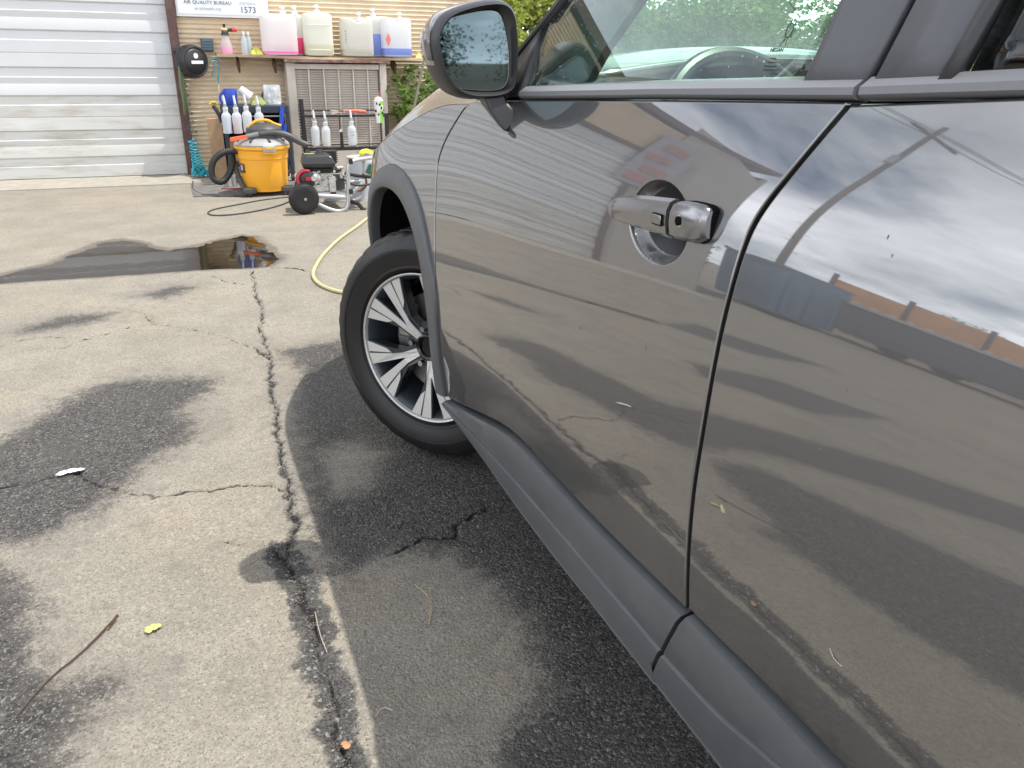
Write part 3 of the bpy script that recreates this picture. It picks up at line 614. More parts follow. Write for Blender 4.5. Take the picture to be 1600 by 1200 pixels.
# far side body
ysf = np.linspace(-1.35, 2.95, 60); zsf = np.linspace(.30, 1.12, 16); YY, ZZ = np.meshgrid(ysf, zsf); V = np.stack([farx(skin0(YY, ZZ)), YY, ZZ], -1).reshape(-1, 3); n = 60
Fc = [(j*n+i, j*n+i+1, (j+1)*n+i+1, (j+1)*n+i) for j in range(15) for i in range(n-1)]
solid(mk('far_side_panel', V, Fc, MT['paint'], car), .02, 1)
def mirp(name, poly, mat, par):
    V = [(farx(float(gx_(z, y))), y, z) for y, z in poly]; o = mk(name, V, [tuple(range(len(V)))], mat, par, False); return solid(o, .004)
mirp('passenger_window', [(1.50,1.085),(1.484,1.255),(1.33,1.372),(1.16,1.475),(1.0,1.525),(.70,1.54),(.70,1.112)], MT['glass'], car)
mirp('passenger_rear_window', [(.60,1.125),(.60,1.54),(.1,1.54),(-.2,1.5),(-.42,1.36),(-.42,1.15)], MT['privacy'], car)
MB().box((farx(.74), .65, 1.32), (.06, .09, .48)).build('passenger_pillar', MT['cabin'], car, False)
# rear quarter, tail, nose
rq = [(-.135,.86),(-.13,.70),(-.09,.60),(-.12,.70)]
arR = [( -.49+.41*math.cos(a), .36+.50*math.sin(a)) for a in np.linspace(.25, math.pi-.1, 20)]
qpoly = [(-.14,.84),(-.26,1.0),(-.42,1.08),(-.43,1.14),(-.9,1.16),(-1.32,1.10),(-1.40,.8),(-1.36,.5),(-1.1,.42)]+[p for p in arR[::-1] if p[0] < -.12]
panel('rear_quarter', qpoly, MT['paint'], car, f=skin0, step=.04)
ysr = np.linspace(.0, 1, 12)
mb = MB(); rings = []
for y, s_ in ((-1.33, 1), (-1.42, .96), (-1.46, .85)):
    xa = .537+(1-s_)*.9; xb = farx(xa); rings.append([(xa+.06, y, .34), (xa, y, .6), (xa+.02, y, .9), (xa+.14, y, 1.14), (xb-.14, y, 1.14), (xb-.02, y, .9), (xb, y, .6), (xb-.06, y, .34)])
mb.loft(rings).build('tailgate', MT['paint'], car)
rings = []
for y, dx, top, bot in ((2.82, .12, .80, .33), (2.95, .18, .76, .33), (3.08, .28, .70, .34), (3.17, .44, .62, .38)):
    xa = .54+dx; xb = farx(xa); rings.append([(xa+.02, y, bot), (xa, y, (bot+top)/2), (xa+.01, y, top), (xa+.16, y, top+.08), (1.457, y, top+.10), (xb-.16, y, top+.08), (xb-.01, y, top), (xb, y, (bot+top)/2), (xb-.02, y, bot)])
MB().loft(rings).build('front_bumper', MT['trim'], car)
MB().box((.72, 2.90, .72), (.16, .10, .10)).build('headlight', MT['glass'], car, True, bevel=.02)

# ------------------------------------------------------------------ door handle
hd = sub('door_handle', fd)   # keeps to thing > part > sub-part: removed below
bpy.data.objects.remove(hd)
def hring(y, zc_, hh, out, base, tilt=0):
    """section of the handle bar at y: faceted outer face"""
    x_ = float(skin0(y, zc_)); P = []
    for dz, o_ in ((-1, base), (-1.02, out*.55), (-.80, out*.90), (-.15, out*1.0), (.45, out*.98), (.85, out*.80), (1.0, out*.5), (.98, base)): P.append((x_-o_, y, zc_+dz*hh))
    return P
bar = [(1.0060,0.9475,.004,0.0044,-0.0030),(0.9980,0.9480,.0085,0.0081,-0.0022),(0.9838,0.9505,.0125,0.0133,0.0030),(0.9600,0.9540,.0155,0.0192,0.0089),(0.9282,0.9575,.0175,0.0229,0.0118),(0.8966,0.9600,.0190,0.0244,0.0133),(0.8648,0.9620,.0200,0.0252,0.0133),(0.8378,0.9635,.0210,0.0252,0.0089)]
bar = [(y+.012*(y-.8)/.2, z-.002, h*1.15, o*1.05, b_) for y, z, h, o, b_ in bar]
MB().loft([hring(*b) for b in bar]).build('door_handle', MT['handle'], fd, sh=28)
capr = [(0.8354,0.9640,.0215,0.0255,-0.0030),(0.8252,0.9650,.0222,0.0259,-0.0030),(0.8054,0.9660,.0222,0.0255,-0.0030),(0.7871,0.9670,.0210,0.0237,-0.0030),(0.7792,0.9675,.0180,0.0192,-0.0030),(0.7760,0.9675,.015,0.0133,-0.0030)]
capr = [(y, z-.003, h*1.15, o*1.05, b_) for y, z, h, o, b_ in capr]
capr = [(y, z, h*.90, o*.90, b_) for y, z, h, o, b_ in capr]
MB().loft([hring(*b) for b in capr]).build('handle_end_cap', MT['handle'], fd, sh=28)
MB().loft([hring(a[0]-.002, a[1]-.001, a[2]+.0016, a[3]*.35, -.004) for a in capr]).build('handle_gasket', MT['black'], fd)
kx = float(skin0(.815, .966))-.0244
MB().lathe([(.0058, -.002), (.0074, .0), (.0074, .0013), (.0058, .0016)], (kx+.001, .815, .9635), 20, (-1, 0, 0)).build('keyhole_ring', MT['chrome'], fd)
MB().lathe([(.0001, 0), (.0057, 0), (.0057, .002)], (kx, .815, .9635), 20, (-1, 0, 0)).build('keyhole', MT['black'], fd)
bx_ = float(skin0(.856, .961))-.0280
o = MB().box((bx_, .856, .9585), (.003, .020, .0125)).build('lock_button', MT['handle'], fd, bevel=.002)
MB().box((bx_+.0006, .856, .9585), (.003, .0225, .015)).build('button_seam', MT['black'], fd, bevel=.002)

# ------------------------------------------------------------------ door mirror
mr = sub('side_mirror')
rim = [(0.455,1.174),(0.468,1.201),(0.488,1.217),(0.535,1.231),(0.578,1.237),(0.597,1.231),(0.608,1.215),(0.613,1.176),(0.613,1.104),(0.606,1.086),(0.582,1.076),(0.534,1.074),(0.505,1.08),(0.485,1.093),(0.464,1.126)]
glp = [(0.461,1.189),(0.479,1.205),(0.509,1.214),(0.547,1.222),(0.574,1.223),(0.584,1.215),(0.592,1.188),(0.599,1.147),(0.598,1.104),(0.588,1.088),(0.555,1.086),(0.514,1.088),(0.498,1.093),(0.479,1.124),(0.467,1.153)]
cyl_ = lambda P, n_=64: curve_at(chaikin(P, 3, True)+[chaikin(P, 3, True)[0]], n_+1)[:-1]
rimP = cyl_(rim); c0 = rimP.mean(0)
def mring(sc, y, dx=0, dz=0, szx=1, szz=1): return [(c0[0]+(p[0]-c0[0])*sc*szx+dx, y+.10*(.60-p[0])*0, c0[1]+(p[1]-c0[1])*sc*szz+dz) for p in rimP]
# housing: outer shell widens then closes towards the front
shell = [(1.0, 1.492, 0, 0), (1.035, 1.497, 0, 0), (1.075, 1.515, -.001, .001), (1.10, 1.540, -.003, .002), (1.09, 1.568, -.001, .002), (1.02, 1.592, .004, .001), (.88, 1.612, .010, 0), (.62, 1.628, .018, 0), (.3, 1.636, .024, 0)]
top_ = [[(x, y, z) for x, y, z in mring(s, y, dx, dz)] for s, y, dx, dz in shell]
mb = MB(); mb.loft(top_, caps=False); mb.F.append(tuple((len(top_)-1)*64+i for i in range(64))); o = mb.build('mirror_housing', MT['paint'], mr, sh=60)
o.data.materials.append(MT['trim']); o.data.materials.append(MT['blackgl'])
for p in o.data.polygons:
    c = p.center+org(mr)
    if c.z < 1.128 and c.y > 1.50: p.material_index = 1
    if c.y < 1.507: p.material_index = 1
# bezel: inner funnel
gP = cyl_(glp); cg = gP.mean(0)
fun = [[(x, 1.4915, z) for x, _, z in mring(1.0, 0)], [(x, 1.4885, z) for x, _, z in mring(.975, 0)], [(x, 1.492, z) for x, _, z in mring(.945, 0)]]
def lerp_ring(t, y): return [(a[0]*(1-t)+b[0]*t, y, a[2]*(1-t)+b[1]*t) for a, b in zip(mring(.945, 0), [tuple(q) for q in (gP-cg)*1.02+cg])]
fun += [lerp_ring(.45, 1.503), [(x, 1.5185-.21*(x-cg[0]), z) for x, y, z in lerp_ring(1, 0)]]
MB().loft(fun, caps=False).build('mirror_bezel', MT['trim'], mr)
V = [(x, 1.516-.21*(x-cg[0]), z) for x, z in gP]
mirror = solid(mk('mirror_glass', V, [tuple(range(len(V)))], MT['mirror'], mr, False), .003)
MB().tube([(x, 1.5145-.21*(x-cg[0]), z) for x, z in gP], .0011, 6, True).build('glass_edge', MT['steel'], mr)
# blind spot symbol etched on the glass
tri = [(.4725, 1.1715), (.4805, 1.1715), (.4765, 1.1805)]
mk('warning_symbol', [(a, 1.5115-.21*(a-cg[0]), b) for a, b in tri], [(0, 1, 2)], MT['black'], mr, False)
# turn signal on the outer edge
MT['lens'] = pm('smoked_lens', (.13, .115, .11), rough=.08, coat=1)
def shell_pt(ang_i, j, out): 
    a = Vector(top_[j][ang_i]); c = Vector((c0[0], a.y, c0[1])); d = (a-c).normalized(); return a+d*out
ids = [i for i, p in enumerate(rimP) if p[0] < c0[0]-.035 and 1.135 < p[1] < 1.19]; ids.sort(key=lambda i: rimP[i][1])
V = []; 
for j in (2, 3, 4, 5):
    for i in ids: V.append(shell_pt(i, j, .0012))
k = len(ids); Fc = [(a*k+b, a*k+b+1, (a+1)*k+b+1, (a+1)*k+b) for a in range(3) for b in range(k-1)]
solid(mk('turn_signal', V, Fc, MT['lens'], mr), .002, 0)
# stalk
st = [[(.548, 1.50, 1.078), (.592, 1.50, 1.082), (.603, 1.585, 1.082), (.560, 1.585, 1.078)], [(.556, 1.497, 1.055), (.596, 1.495, 1.066), (.612, 1.580, 1.066), (.575, 1.580, 1.055)], [(.572, 1.48, 1.024), (.600, 1.466, 1.050), (.622, 1.560, 1.052), (.598, 1.565, 1.024)], [(.580, 1.465, 1.012), (.603, 1.450, 1.045), (.640, 1.550, 1.048), (.615, 1.555, 1.010)]]
o = MB().loft(st).build('mirror_stalk', MT['trim'], mr); m2 = o.modifiers.new('bv', 'BEVEL'); m2.width = .006; m2.segments = 3; m2.limit_method = 'ANGLE'; m2.angle_limit = .6
st2 = [[(.581, 1.462, 1.0115), (.604, 1.447, 1.0455), (.640, 1.548, 1.0485), (.615, 1.553, 1.0095)], [(.580, 1.432, 1.006), (.606, 1.415, 1.043), (.650, 1.555, 1.048), (.622, 1.56, 1.003)], [(.585, 1.385, .998), (.612, 1.365, 1.042), (.665, 1.56, 1.050), (.640, 1.57, .998)], [(.610, 1.345, .998), (.625, 1.33, 1.04), (.67, 1.56, 1.05), (.65, 1.57, .998)]]
o = MB().loft(st2).build('mirror_foot', MT['trim'], mr); m2 = o.modifiers.new('bv', 'BEVEL'); m2.width = .008; m2.segments = 3; m2.limit_method = 'ANGLE'; m2.angle_limit = .6

# ------------------------------------------------------------------ wheels
def wheel(name, parent, c, ang, face=True):
    """c = centre of the rim face, ang = steer (radians) ; local frame: n outward, e1 forward, up"""
    wr = sub(name, parent); a = ang; n_ = Vector((-math.cos(a), -math.sin(a), 0)); e1 = Vector((-math.sin(a), math.cos(a), 0)); up = Vector((0, 0, 1)); c = Vector(c)
    def W(u, v, w_): return c+e1*u+up*v+n_*w_
    def rev(prof_, seg=96):
        V = [W(r_*math.cos(t), r_*math.sin(t), w_) for r_, w_ in prof_ for t in [2*math.pi*i/seg for i in range(seg)]]; m3 = len(prof_)
        return V, [(j*seg+i, j*seg+(i+1) % seg, (j+1)*seg+(i+1) % seg, (j+1)*seg+i) for j in range(m3-1) for i in range(seg)]
    ty = [(.226, -.012), (.232, -.004), (.238, .0), (.239, .0035), (.245, .0055), (.247, .0042), (.262, .010), (.285, .0150), (.2885, .0152), (.2895, .0168), (.2925, .0168), (.2935, .0150), (.300, .015), (.3035, .0125), (.318, .010), (.329, .001), (.3325, -.002), (.338, -.012), (.3435, -.022), (.3435, -.0265), (.3395, -.0275), (.3395, -.0315), (.3465, -.0325), (.3475, -.060), (.3415, -.0615), (.3415, -.0675), (.3485, -.069), (.349, -.098), (.3425, -.0995), (.3425, -.1055), (.349, -.107), (.348, -.14), (.342, -.141), (.342, -.147), (.346, -.148), (.342, -.178), (.33, -.20), (.30, -.212), (.25, -.21), (.226, -.195)]
    V, Fc = rev(ty, 160)
    # tread sipes: dent alternate columns in the shoulder rows
    V = [Vector(v) for v in V]
    for j in range(15, 19):
        for i in range(160):
            if (i//2) % 2 == 0: V[j*160+i] -= n_*.0022
    for j in range(16, 37):
        for i in range(160):
            if i % 4 == 0:
                d = V[j*160+i]-c; d = d-n_*d.dot(n_); V[j*160+i] -= d.normalized()*.0038
    mb = MB(); mb.addm(V, Fc); mb.build('tyre', MT['tyre'], wr, sh=45)
    mb = MB(); V, Fc = rev([(.2265, -.004), (.2272, .0035), (.2250, .0052), (.2212, .002), (.2190, -.008)]); mb.addm(V, Fc); mb.build('rim_lip', MT['alloy'], wr)
    mb = MB(); V, Fc = rev([(.2192, -.008), (.208, -.02), (.203, -.05), (.200, -.12), (.205, -.19), (.222, -.195)]); mb.addm(V, Fc); mb.build('rim_barrel', MT['alloyrim'], wr)
    mb = MB(); V, Fc = rev([(.01, -.075), (.155, -.075), (.155, -.085), (.01, -.085)], 64); mb.addm(V, Fc); mb.build('brake_disc', MT['steel'], wr)
    mb = MB(); V, Fc = rev([(.01, -.14), (.2, -.14)], 48); mb.addm(V, Fc); mb.build('hub_backing', MT['black'], wr)
    q = Matrix((e1, up, n_)).transposed()
    mb = MB(); mb.box(W(.10, .06, -.065), (.05, .10, .06), q); mb.build('brake_caliper', MT['steel'], wr, bevel=.008)
    # spokes: five groups, each a forked pair plus two wedges; every blade bright on its face, dark on its flanks
    def blade(pts, w0, nm, mt_face, depth=.034):
        """pts = list of (r, offset half pairs) polygon in the wheel plane (radial u, tangential v) ; dish: w(r)"""
        return pts
    def dish(r_): return -.014+.010*((r_/.22)**2)*1.0-(.012 if r_ < .05 else 0)
    def plate(P2, th, mat, nm, lift=0):
        mbp = MB(); n3 = len(P2); A_ = [W(p[0], p[1], dish(math.hypot(*p))+lift) for p in P2]; B_ = [W(p[0], p[1], dish(math.hypot(*p))+lift-th) for p in P2]
        mbp.V = A_+B_; mbp.F = [tuple(range(n3)), tuple(range(2*n3-1, n3-1, -1))]+[(i, (i+1) % n3, n3+(i+1) % n3, n3+i) for i in range(n3)]; return mbp.build(nm, mat, wr, False)
    for g in range(5):
        a0 = math.radians(g*72+SP0)
        def rot(P): return [(p[0]*math.cos(a0)-p[1]*math.sin(a0), p[0]*math.sin(a0)+p[1]*math.cos(a0)) for p in P]
        R0, R1, R2 = .040, .128, .2185
        def pol(r_, t): return (r_*math.cos(t), r_*math.sin(t))
        d = math.radians
        for s in (-1, 1):
            arm = [pol(R0, s*d(17)), pol(.090, s*d(11)), pol(R1, s*d(12.2)), pol(R2, s*d(15.8)), pol(R2, s*d(6.6)), pol(R1, s*d(3.6)), pol(.094, s*d(1.2)), pol(.088, 0), pol(R0, 0)]
            wedge = [pol(.135, s*d(13.9)), pol(R2, s*d(17.4)), pol(R2, s*d(26)), pol(.15, s*d(19.5))]
            for P_, nm in ((arm, 'spoke'), (wedge, 'spoke_wedge')):
                P_ = rot(P_); P_ = P_ if s > 0 else P_[::-1]; plate(P_, .004, MT['alloy'], nm, .002)
            flank = rot([pol(.042, s*d(2)), pol(.042, s*d(38)), pol(.10, s*d(16)), pol(.15, s*d(21)), pol(R2, s*d(27)), pol(R2, s*d(5.8)), pol(R1, s*d(3.2)), pol(.10, s*d(2.2))])
            plate(flank if s > 0 else flank[::-1], .034, MT['alloydk'], 'spoke_flank', -.004)
    V, Fc = rev([(.001, -.028), (.028, -.028), (.030, -.020), (.036, -.016), (.040, -.018), (.042, -.035)], 40); mb = MB(); mb.addm(V, Fc); mb.build('centre_bore', MT['blackgl'], wr)
    for g in range(5):
        t = math.radians(g*72+SP0+36); mb = MB(); p = W(.057*math.cos(t), .057*math.sin(t), -.03); mb.cyl(p, p+n_*.018, .010, .009, 6); mb.build('wheel_nut', MT['chrome'], wr, False)
        mb = MB(); V, Fc = rev([(.0001, 0)], 3); p = W(.057*math.cos(t), .057*math.sin(t), -.050); mb.cyl(p, p+n_*.022, .021, .021, 16); mb.build('lug_boss', MT['alloydk'], wr)
    return wr
SP0 = 114
wheel('front_wheel', car, (.59, 2.13, .352), math.radians(36))
SP0 = 90
wheel('rear_wheel', car, (.60, -.49, .352), 0)
MB().cyl((.75, 2.25, .35), (1.1, 2.25, .36), .03).cyl((.80, 2.2, .36), (.86, 2.2, .85), .045).build('front_strut', MT['black'], car)

# ------------------------------------------------------------------ cabin
MB().loft([[(.78, 1.62+0*t, .70), (.78, 1.52, .98), (.78, 1.62, 1.055), (.78, 1.84, 1.035), (.78, 1.85, .70)] for t in (0,)]+[[(1.1, 1.55, .70), (1.1, 1.46, .99), (1.1, 1.55, 1.075), (1.1, 1.86, 1.045), (1.1, 1.9, .70)], [(1.5, 1.60, .70), (1.5, 1.52, .98), (1.5, 1.62, 1.05), (1.5, 1.92, 1.04), (1.5, 1.95, .70)], [(2.14, 1.60, .70), (2.14, 1.52, .98), (2.14, 1.62, 1.05), (2.14, 1.84, 1.035), (2.14, 1.85, .70)]]).build('dashboard', MT['cabin'], car)
MB().box((.76, 1.545, 1.035), (.085, .05, .06), Matrix.Rotation(.1, 3, 'Z')).build('air_vent', MT['cabinlt'], car, bevel=.008)
swc = Vector((1.055, 1.36, .995)); ax = Vector((0, -.88, .47)).normalized()
sw = sub('steering_wheel')
uu = Vector((1, 0, 0)); vv = ax.cross(uu)
MB().tube([swc+.183*(math.cos(t)*uu+math.sin(t)*vv) for t in np.linspace(0, 2*math.pi, 49)[:-1]], .0155, 10, True).build('wheel_rim', pm('steering_wheel_leather', (.035, .038, .038), rough=.35), sw)
mb = MB(); mb.sph(swc-ax*.02, .075, 16, 8, (1, .5, .8)); mb.tube([swc-uu*.175, swc-ax*.02, swc+uu*.175], .016, 8); mb.tube([swc-ax*.02, swc-vv*.17], .016, 8); mb.build('wheel_hub', MT['cabin'], sw)
def seat(x, lb):
    s_ = sub('front_seat'); mb = MB(); rings = []
    for t, w_, d_ in ((0, .24, .10), (.3, .26, .11), (.7, .23, .10), (1, .15, .06)):
        z = .62+.50*t; y = .55-.16*t; rings.append([(x-w_, y-d_*.3, z), (x-w_*.8, y+d_, z), (x, y+d_*.7, z), (x+w_*.8, y+d_, z), (x+w_, y-d_*.3, z), (x, y-d_, z)])
    mb.loft(rings).build('seat_back', MT['cabin'], s_); mb = MB(); mb.box((x, .40, 1.20), (.24, .09, .15)); mb.build('headrest', MT['cabin'], s_, bevel=.03)
    MB().box((x, .80, .56), (.50, .52, .14)).build('seat_base', MT['cabin'], s_, bevel=.03)
seat(1.02, 0); seat(1.89, 0)
MB().box((1.457, .35, .38), (1.62, 2.9, .04)).build('cabin_floor', MT['black'], car, False)
MB().box((1.457, -.1, .85), (1.3, .16, .62)).box((1.457, .15, .58), (1.3, .5, .14)).build('rear_seat', MT['cabin'], car, bevel=.03)
MB().box((1.457, 1.42, 1.40), (.25, .03, .07)).build('rear_view_mirror', MT['black'], car, bevel=.01)
MB().box((farx(.70), .95, .84), (.05, 1.6, .50)).build('passenger_door_trim', MT['cabin'], car, False)
MB().box((1.457, .95, .80), (.20, .9, .30)).build('centre_console', MT['cabin'], car, bevel=.02)
# window etching, mirrored the way the outside shows it
def text_on(txt, name, size, mat, parent, mtx, ext=.0004):
    cu = bpy.data.curves.new(name, 'FONT'); cu.body = txt; cu.size = size; cu.extrude = ext; cu.align_x = 'CENTER'; cu.resolution_u = 2
    ob = bpy.data.objects.new(name, cu); COL.objects.link(ob); dg = bpy.context.evaluated_depsgraph_get(); me_ = bpy.data.meshes.new_from_object(ob.evaluated_get(dg)); bpy.data.objects.remove(ob)
    me_.transform(mtx); me_.transform(Matrix.Translation(-org(parent))); me_.materials.clear(); me_.materials.append(mat); o2 = bpy.data.objects.new(name, me_); COL.objects.link(o2); o2.parent = parent; ORG[o2.name] = org(parent); return o2
MT['etch'] = pm('etched_print', (.05, .055, .055), rough=.7)
def glass_frame(y, z, off=-.0012):   # x axis of text runs rearward (-y), up along glass
    upv = Vector((.42, 0, 1)).normalized(); xv = Vector((0, -1, 0)); nv = xv.cross(upv); return Matrix((( xv.x, upv.x, nv.x, gx_(z, y)+off), (xv.y, upv.y, nv.y, y), (xv.z, upv.z, nv.z, z), (0, 0, 0, 1)))
text_on('NISSAN', 'window_etching', .0065, MT['etch'], fd, glass_frame(.792, 1.1525))
for i_, (wd_, zz_) in enumerate(((.010, 1.1455), (.016, 1.1415), (.020, 1.1375), (.018, 1.1335))):
    mbx = MB(); mbx.box((float(gx_(zz_, .79))-.0012, .792, zz_), (.0004, wd_, .0011)); mbx.build('etched_line', MT['etch'], fd, False)
mb = MB(); cE = Vector((float(gx_(1.175, .785))-.0015, .785, 1.1745))
mb.tube([cE+Vector((.42*.0065*math.sin(t)*.9, .0052*math.cos(t), .0075*math.sin(t))) for t in np.linspace(0, 6.283, 25)[:-1]], .0007, 5, True)
for t in np.linspace(0, 6.283, 11)[:-1]: mb.tube([cE+Vector((.003*math.sin(t), .006*math.cos(t), .009*math.sin(t))), cE+Vector((.0042*math.sin(t), .0085*math.cos(t), .0125*math.sin(t)))], .0004, 4)
mb.tube([cE+Vector((-.003, .002, -.008)), cE+Vector((-.007, .006, -.017))], .0004, 4); mb.tube([cE+Vector((-.003, -.002, -.008)), cE+Vector((-.007, -.004, -.017))], .0004, 4)
mb.build('etched_emblem', MT['etch'], fd)
# water drops
mb = MB(); rr = np.random.default_rng(3)
for _ in range(330):
    y = rr.uniform(.76, 1.5); z = rr.uniform(1.10, 1.30); 
    if z > 1.26-.75*(y-1.47) or z < 1.125-.055*(y-.75): continue
    s_ = rr.uniform(.0004, .0011)**1; mb.sph((float(gx_(z, y))-.0002, y, z), s_, 6, 4, (.6, 1, rr.uniform(1, 1.5)))
o = mb.build('rain_drops', MT['drop'], fd); tag(o, kind='stuff')
mb = MB()
for _ in range(60):
    i = rr.integers(0, 1); x = rr.uniform(.48, .59); z = rr.uniform(1.10, 1.215)
    if poly_sd(np.array([x]), np.array([z]), gP)[0] < .006: continue
    mb.sph((x, 1.5145-.21*(x-cg[0]), z), rr.uniform(.0005, .0014), 6, 4, (1, .5, 1.1))
o = mb.build('rain_drops', MT['drop'], mr); tag(o, kind='stuff')
mb = MB()
for _ in range(60):
    y = rr.uniform(.5, 1.75); z = 1.0-abs(rr.normal(0, .22)); x = float(skin0(y, z))
    if z < .5 or cup(y, z) > .001: continue
    mb.sph((x, y, z), rr.uniform(.0005, .0011), 6, 4, (.5, 1, rr.uniform(1.5, 4)))
o = mb.build('rain_drops', MT['drop'], fd); tag(o, kind='stuff')
fy, fz = .655, .655
MB().sph((float(skin0(fy, fz)), fy, fz), .0042, 10, 6, (.25, 1, .8)).sph((float(skin0(fy+.003, fz+.003)), fy+.003, fz+.003), .0030, 8, 5, (.3, 1, 1)).build('leaf_fleck', pm('dry_leaf_fleck', (.36, .36, .24), rough=.7), rd)
MB().tube([(float(skin0(.47, .60)), .47, .60), (float(skin0(.462, .594))-.001, .462, .594), (float(skin0(.452, .592)), .452, .592)], .0006, 5).build('grass_fleck', pm('dry_grass_fleck', (.45, .44, .38), rough=.7), rd)
# ------------------------------------------------------------------ workshop building behind
MT['corr'] = pm('cream_corrugated_steel', (.68, .55, .39), rough=.45, spec=.4, var=.06, vscale=3, dirt=(.40, .31, .22), dscale=5, damt=.35)
MT['door'] = pm('white_door_steel', (.60, .61, .62), rough=.42, spec=.4, var=.03, vscale=2)
MT['doordirt'] = pm('white_door_steel_dirty', (.57, .57, .55), rough=.5, dirt=(.36, .31, .25), dscale=4, damt=.75, stretch=(.5, 1, 3))
MT['brown'] = pm('brown_painted_steel', (.085, .036, .030), rough=.45, dirt=(.20, .14, .12), dscale=12, damt=.5)
MT['wood'] = pm('weathered_plank', (.40, .30, .21), rough=.8, var=.35, vscale=7, bump=.4, bscale=30, stretch=(1, 12, 12))
WY = 9.10
bld = root('workshop_building', 'workshop building clad in cream corrugated steel behind the yard', 'building', (-1.2, WY+3, 0))
def corrugated(name, x0, x1, z0, z1, y, parent, axis_='x', mat=None, pitch=.0435, amp=.0085):
    n = int((z1-z0)/pitch); k = n*8+1; zs = np.linspace(z0, z0+n*pitch, k); off = -amp*np.cos((zs-z0)/pitch*2*math.pi)
    off = np.sign(off)*np.abs(off/amp)**.75*amp
    if axis_ == 'x':
        xs = np.linspace(x0, x1, max(2, int(abs(x1-x0)/.5))); V = [(a, y+o+.004*math.sin(a*2.1+z*3), z) for a in xs for z, o in zip(zs, off)]; m_ = len(xs)
    else:
        xs = np.linspace(x0, x1, 4); V = [(y+o, a, z) for a in xs for z, o in zip(zs, off)]; m_ = 4
    Fc = [(i*k+j, (i+1)*k+j, (i+1)*k+j+1, i*k+j+1) for i in range(m_-1) for j in range(k-1)]
    return mk(name, V, Fc, mat or MT['corr'], parent)
corrugated('wall', .15, 3.21, .0, 4.0, WY-.002, bld)
corrugated('wall', .07-4.24, .15, 3.05, 4.0, WY-.001, bld)
MT['tan'] = pm('tan_render', (.42, .39, .35), rough=.85, var=.08, vscale=3, bump=.2, bscale=40)
mk('wall', [(-5.9, WY-.03, 0), (-4.17, WY-.03, 0), (-4.17, WY-.03, 4.3), (-5.0, WY-.03, 4.15), (-5.9, WY-.03, 3.55)], [(0, 1, 2, 3, 4)], MT['tan'], bld, False)
corrugated('wall', WY, WY+8, 0, 4.0, 3.21, bld, 'y')
MB().box((3.21, WY+.01, 2), (.05, .05, 4)).build('corner_trim', MT['corr'], bld, False)
MB().box((-1.35, WY+4.1, 4.1), (9.3, 8.3, .12)).build('roof', MT['brown'], bld, False)
MB().box((-5.9, WY+4, 1.9), (.1, 8, 3.8)).box((-1.3, WY+8, 2), (9.1, .1, 4)).build('back_wall', MT['tan'], bld, False)
MB().box((.110, WY-.03, 1.52), (.085, .10, 3.04)).box((-4.14, WY-.03, 1.52), (.085, .10, 3.04)).box((-2.0, WY-.03, 3.09), (4.36, .10, .10)).build('door_frame', MT['brown'], bld, False)
MB().box((-2.0, WY-.004, .015), (4.2, .02, .02)).build('door_seal', MT['rubber'], bld, False)
# garage door: every slat a piece of its own
gd = sub('garage_door', bld)
zl = [0.010, .198, .448, .766, 1.016, 1.336, 1.586, 1.906, 2.156, 2.476, 2.726, 3.045]
xs = np.linspace(-4.10, .068, 90)
for i in range(len(zl)-1):
    z0, z1 = zl[i], zl[i+1]; H_ = z1-z0; big = H_ > .29 or i == 0
    if i == 0: pr = [(1.0, .012), (.97, .022), (.62, .020), (.57, .002), (.0, .004)]
    elif big: pr = [(1.0, .010), (.985, .020), (.77, .019), (.735, .0), (.42, .002), (.395, .008), (.385, .002), (.03, .001), (0, .012)]
    else: pr = [(1.0, .010), (.98, .020), (.70, .019), (.66, .001), (.46, .008), (.44, .009), (.27, .001), (.04, .001), (0, .012)]
    def dent(x, z): return .010*math.exp(-((x+1.30)/.10)**2-((z-.60)/.10)**2)*(1 if z < .72 else .3)+.006*math.exp(-((x+.9)/.25)**2-((z-.36)/.06)**2)+.0025*math.sin(x*2.3+z*5)
    V = [(x, WY-.02+o_+dent(x, z0+f_*H_), z0+f_*H_) for x in xs for f_, o_ in pr]; k = len(pr)
    Fc = [(a*k+b, a*k+b+1, (a+1)*k+b+1, (a+1)*k+b) for a in range(len(xs)-1) for b in range(k-1)]
    sharp(mk('door_slat', V, Fc, MT['doordirt'] if i < 3 else MT['door'], gd), 12)
# concrete apron strip at the foot of the wall
MT['apron'] = pm('apron_concrete', (.36, .33, .28), rough=.9, var=.12, vscale=9, bump=.3, bscale=60)
w = MB().box((-1.2, WY-.35, -.001), (9.2, .66, .012)).build('apron', MT['apron'], None, False); tag(w, kind='structure')
w = MB().box((-1.2, 8.38, .004), (7.5, .05, .012)).build('edging_strip', MT['apron'], None, False); tag(w, kind='structure')
# red sign on the left wall (seen only as a reflection)
sg = root('tall_sign', 'tall grey sign with red blocks beside the garage door', 'sign', (-3.95, WY-.1, 2.9))
MB().box((-4.25, WY-.12, 2.9), (.75, .04, 1.7)).build('sign_board', pm('sign_grey', (.33, .33, .36), rough=.6), sg, False)
for z_ in (3.42, 3.02, 2.60, 2.28): MB().box((-4.2+.06*math.sin(z_*9), WY-.15, z_), (.40, .03, .24), Matrix.Rotation(.1*math.sin(z_*7), 3, 'Y')).build('red_block', pm('sign_red', (.40, .16, .15), rough=.5), sg, False, bevel=.03)
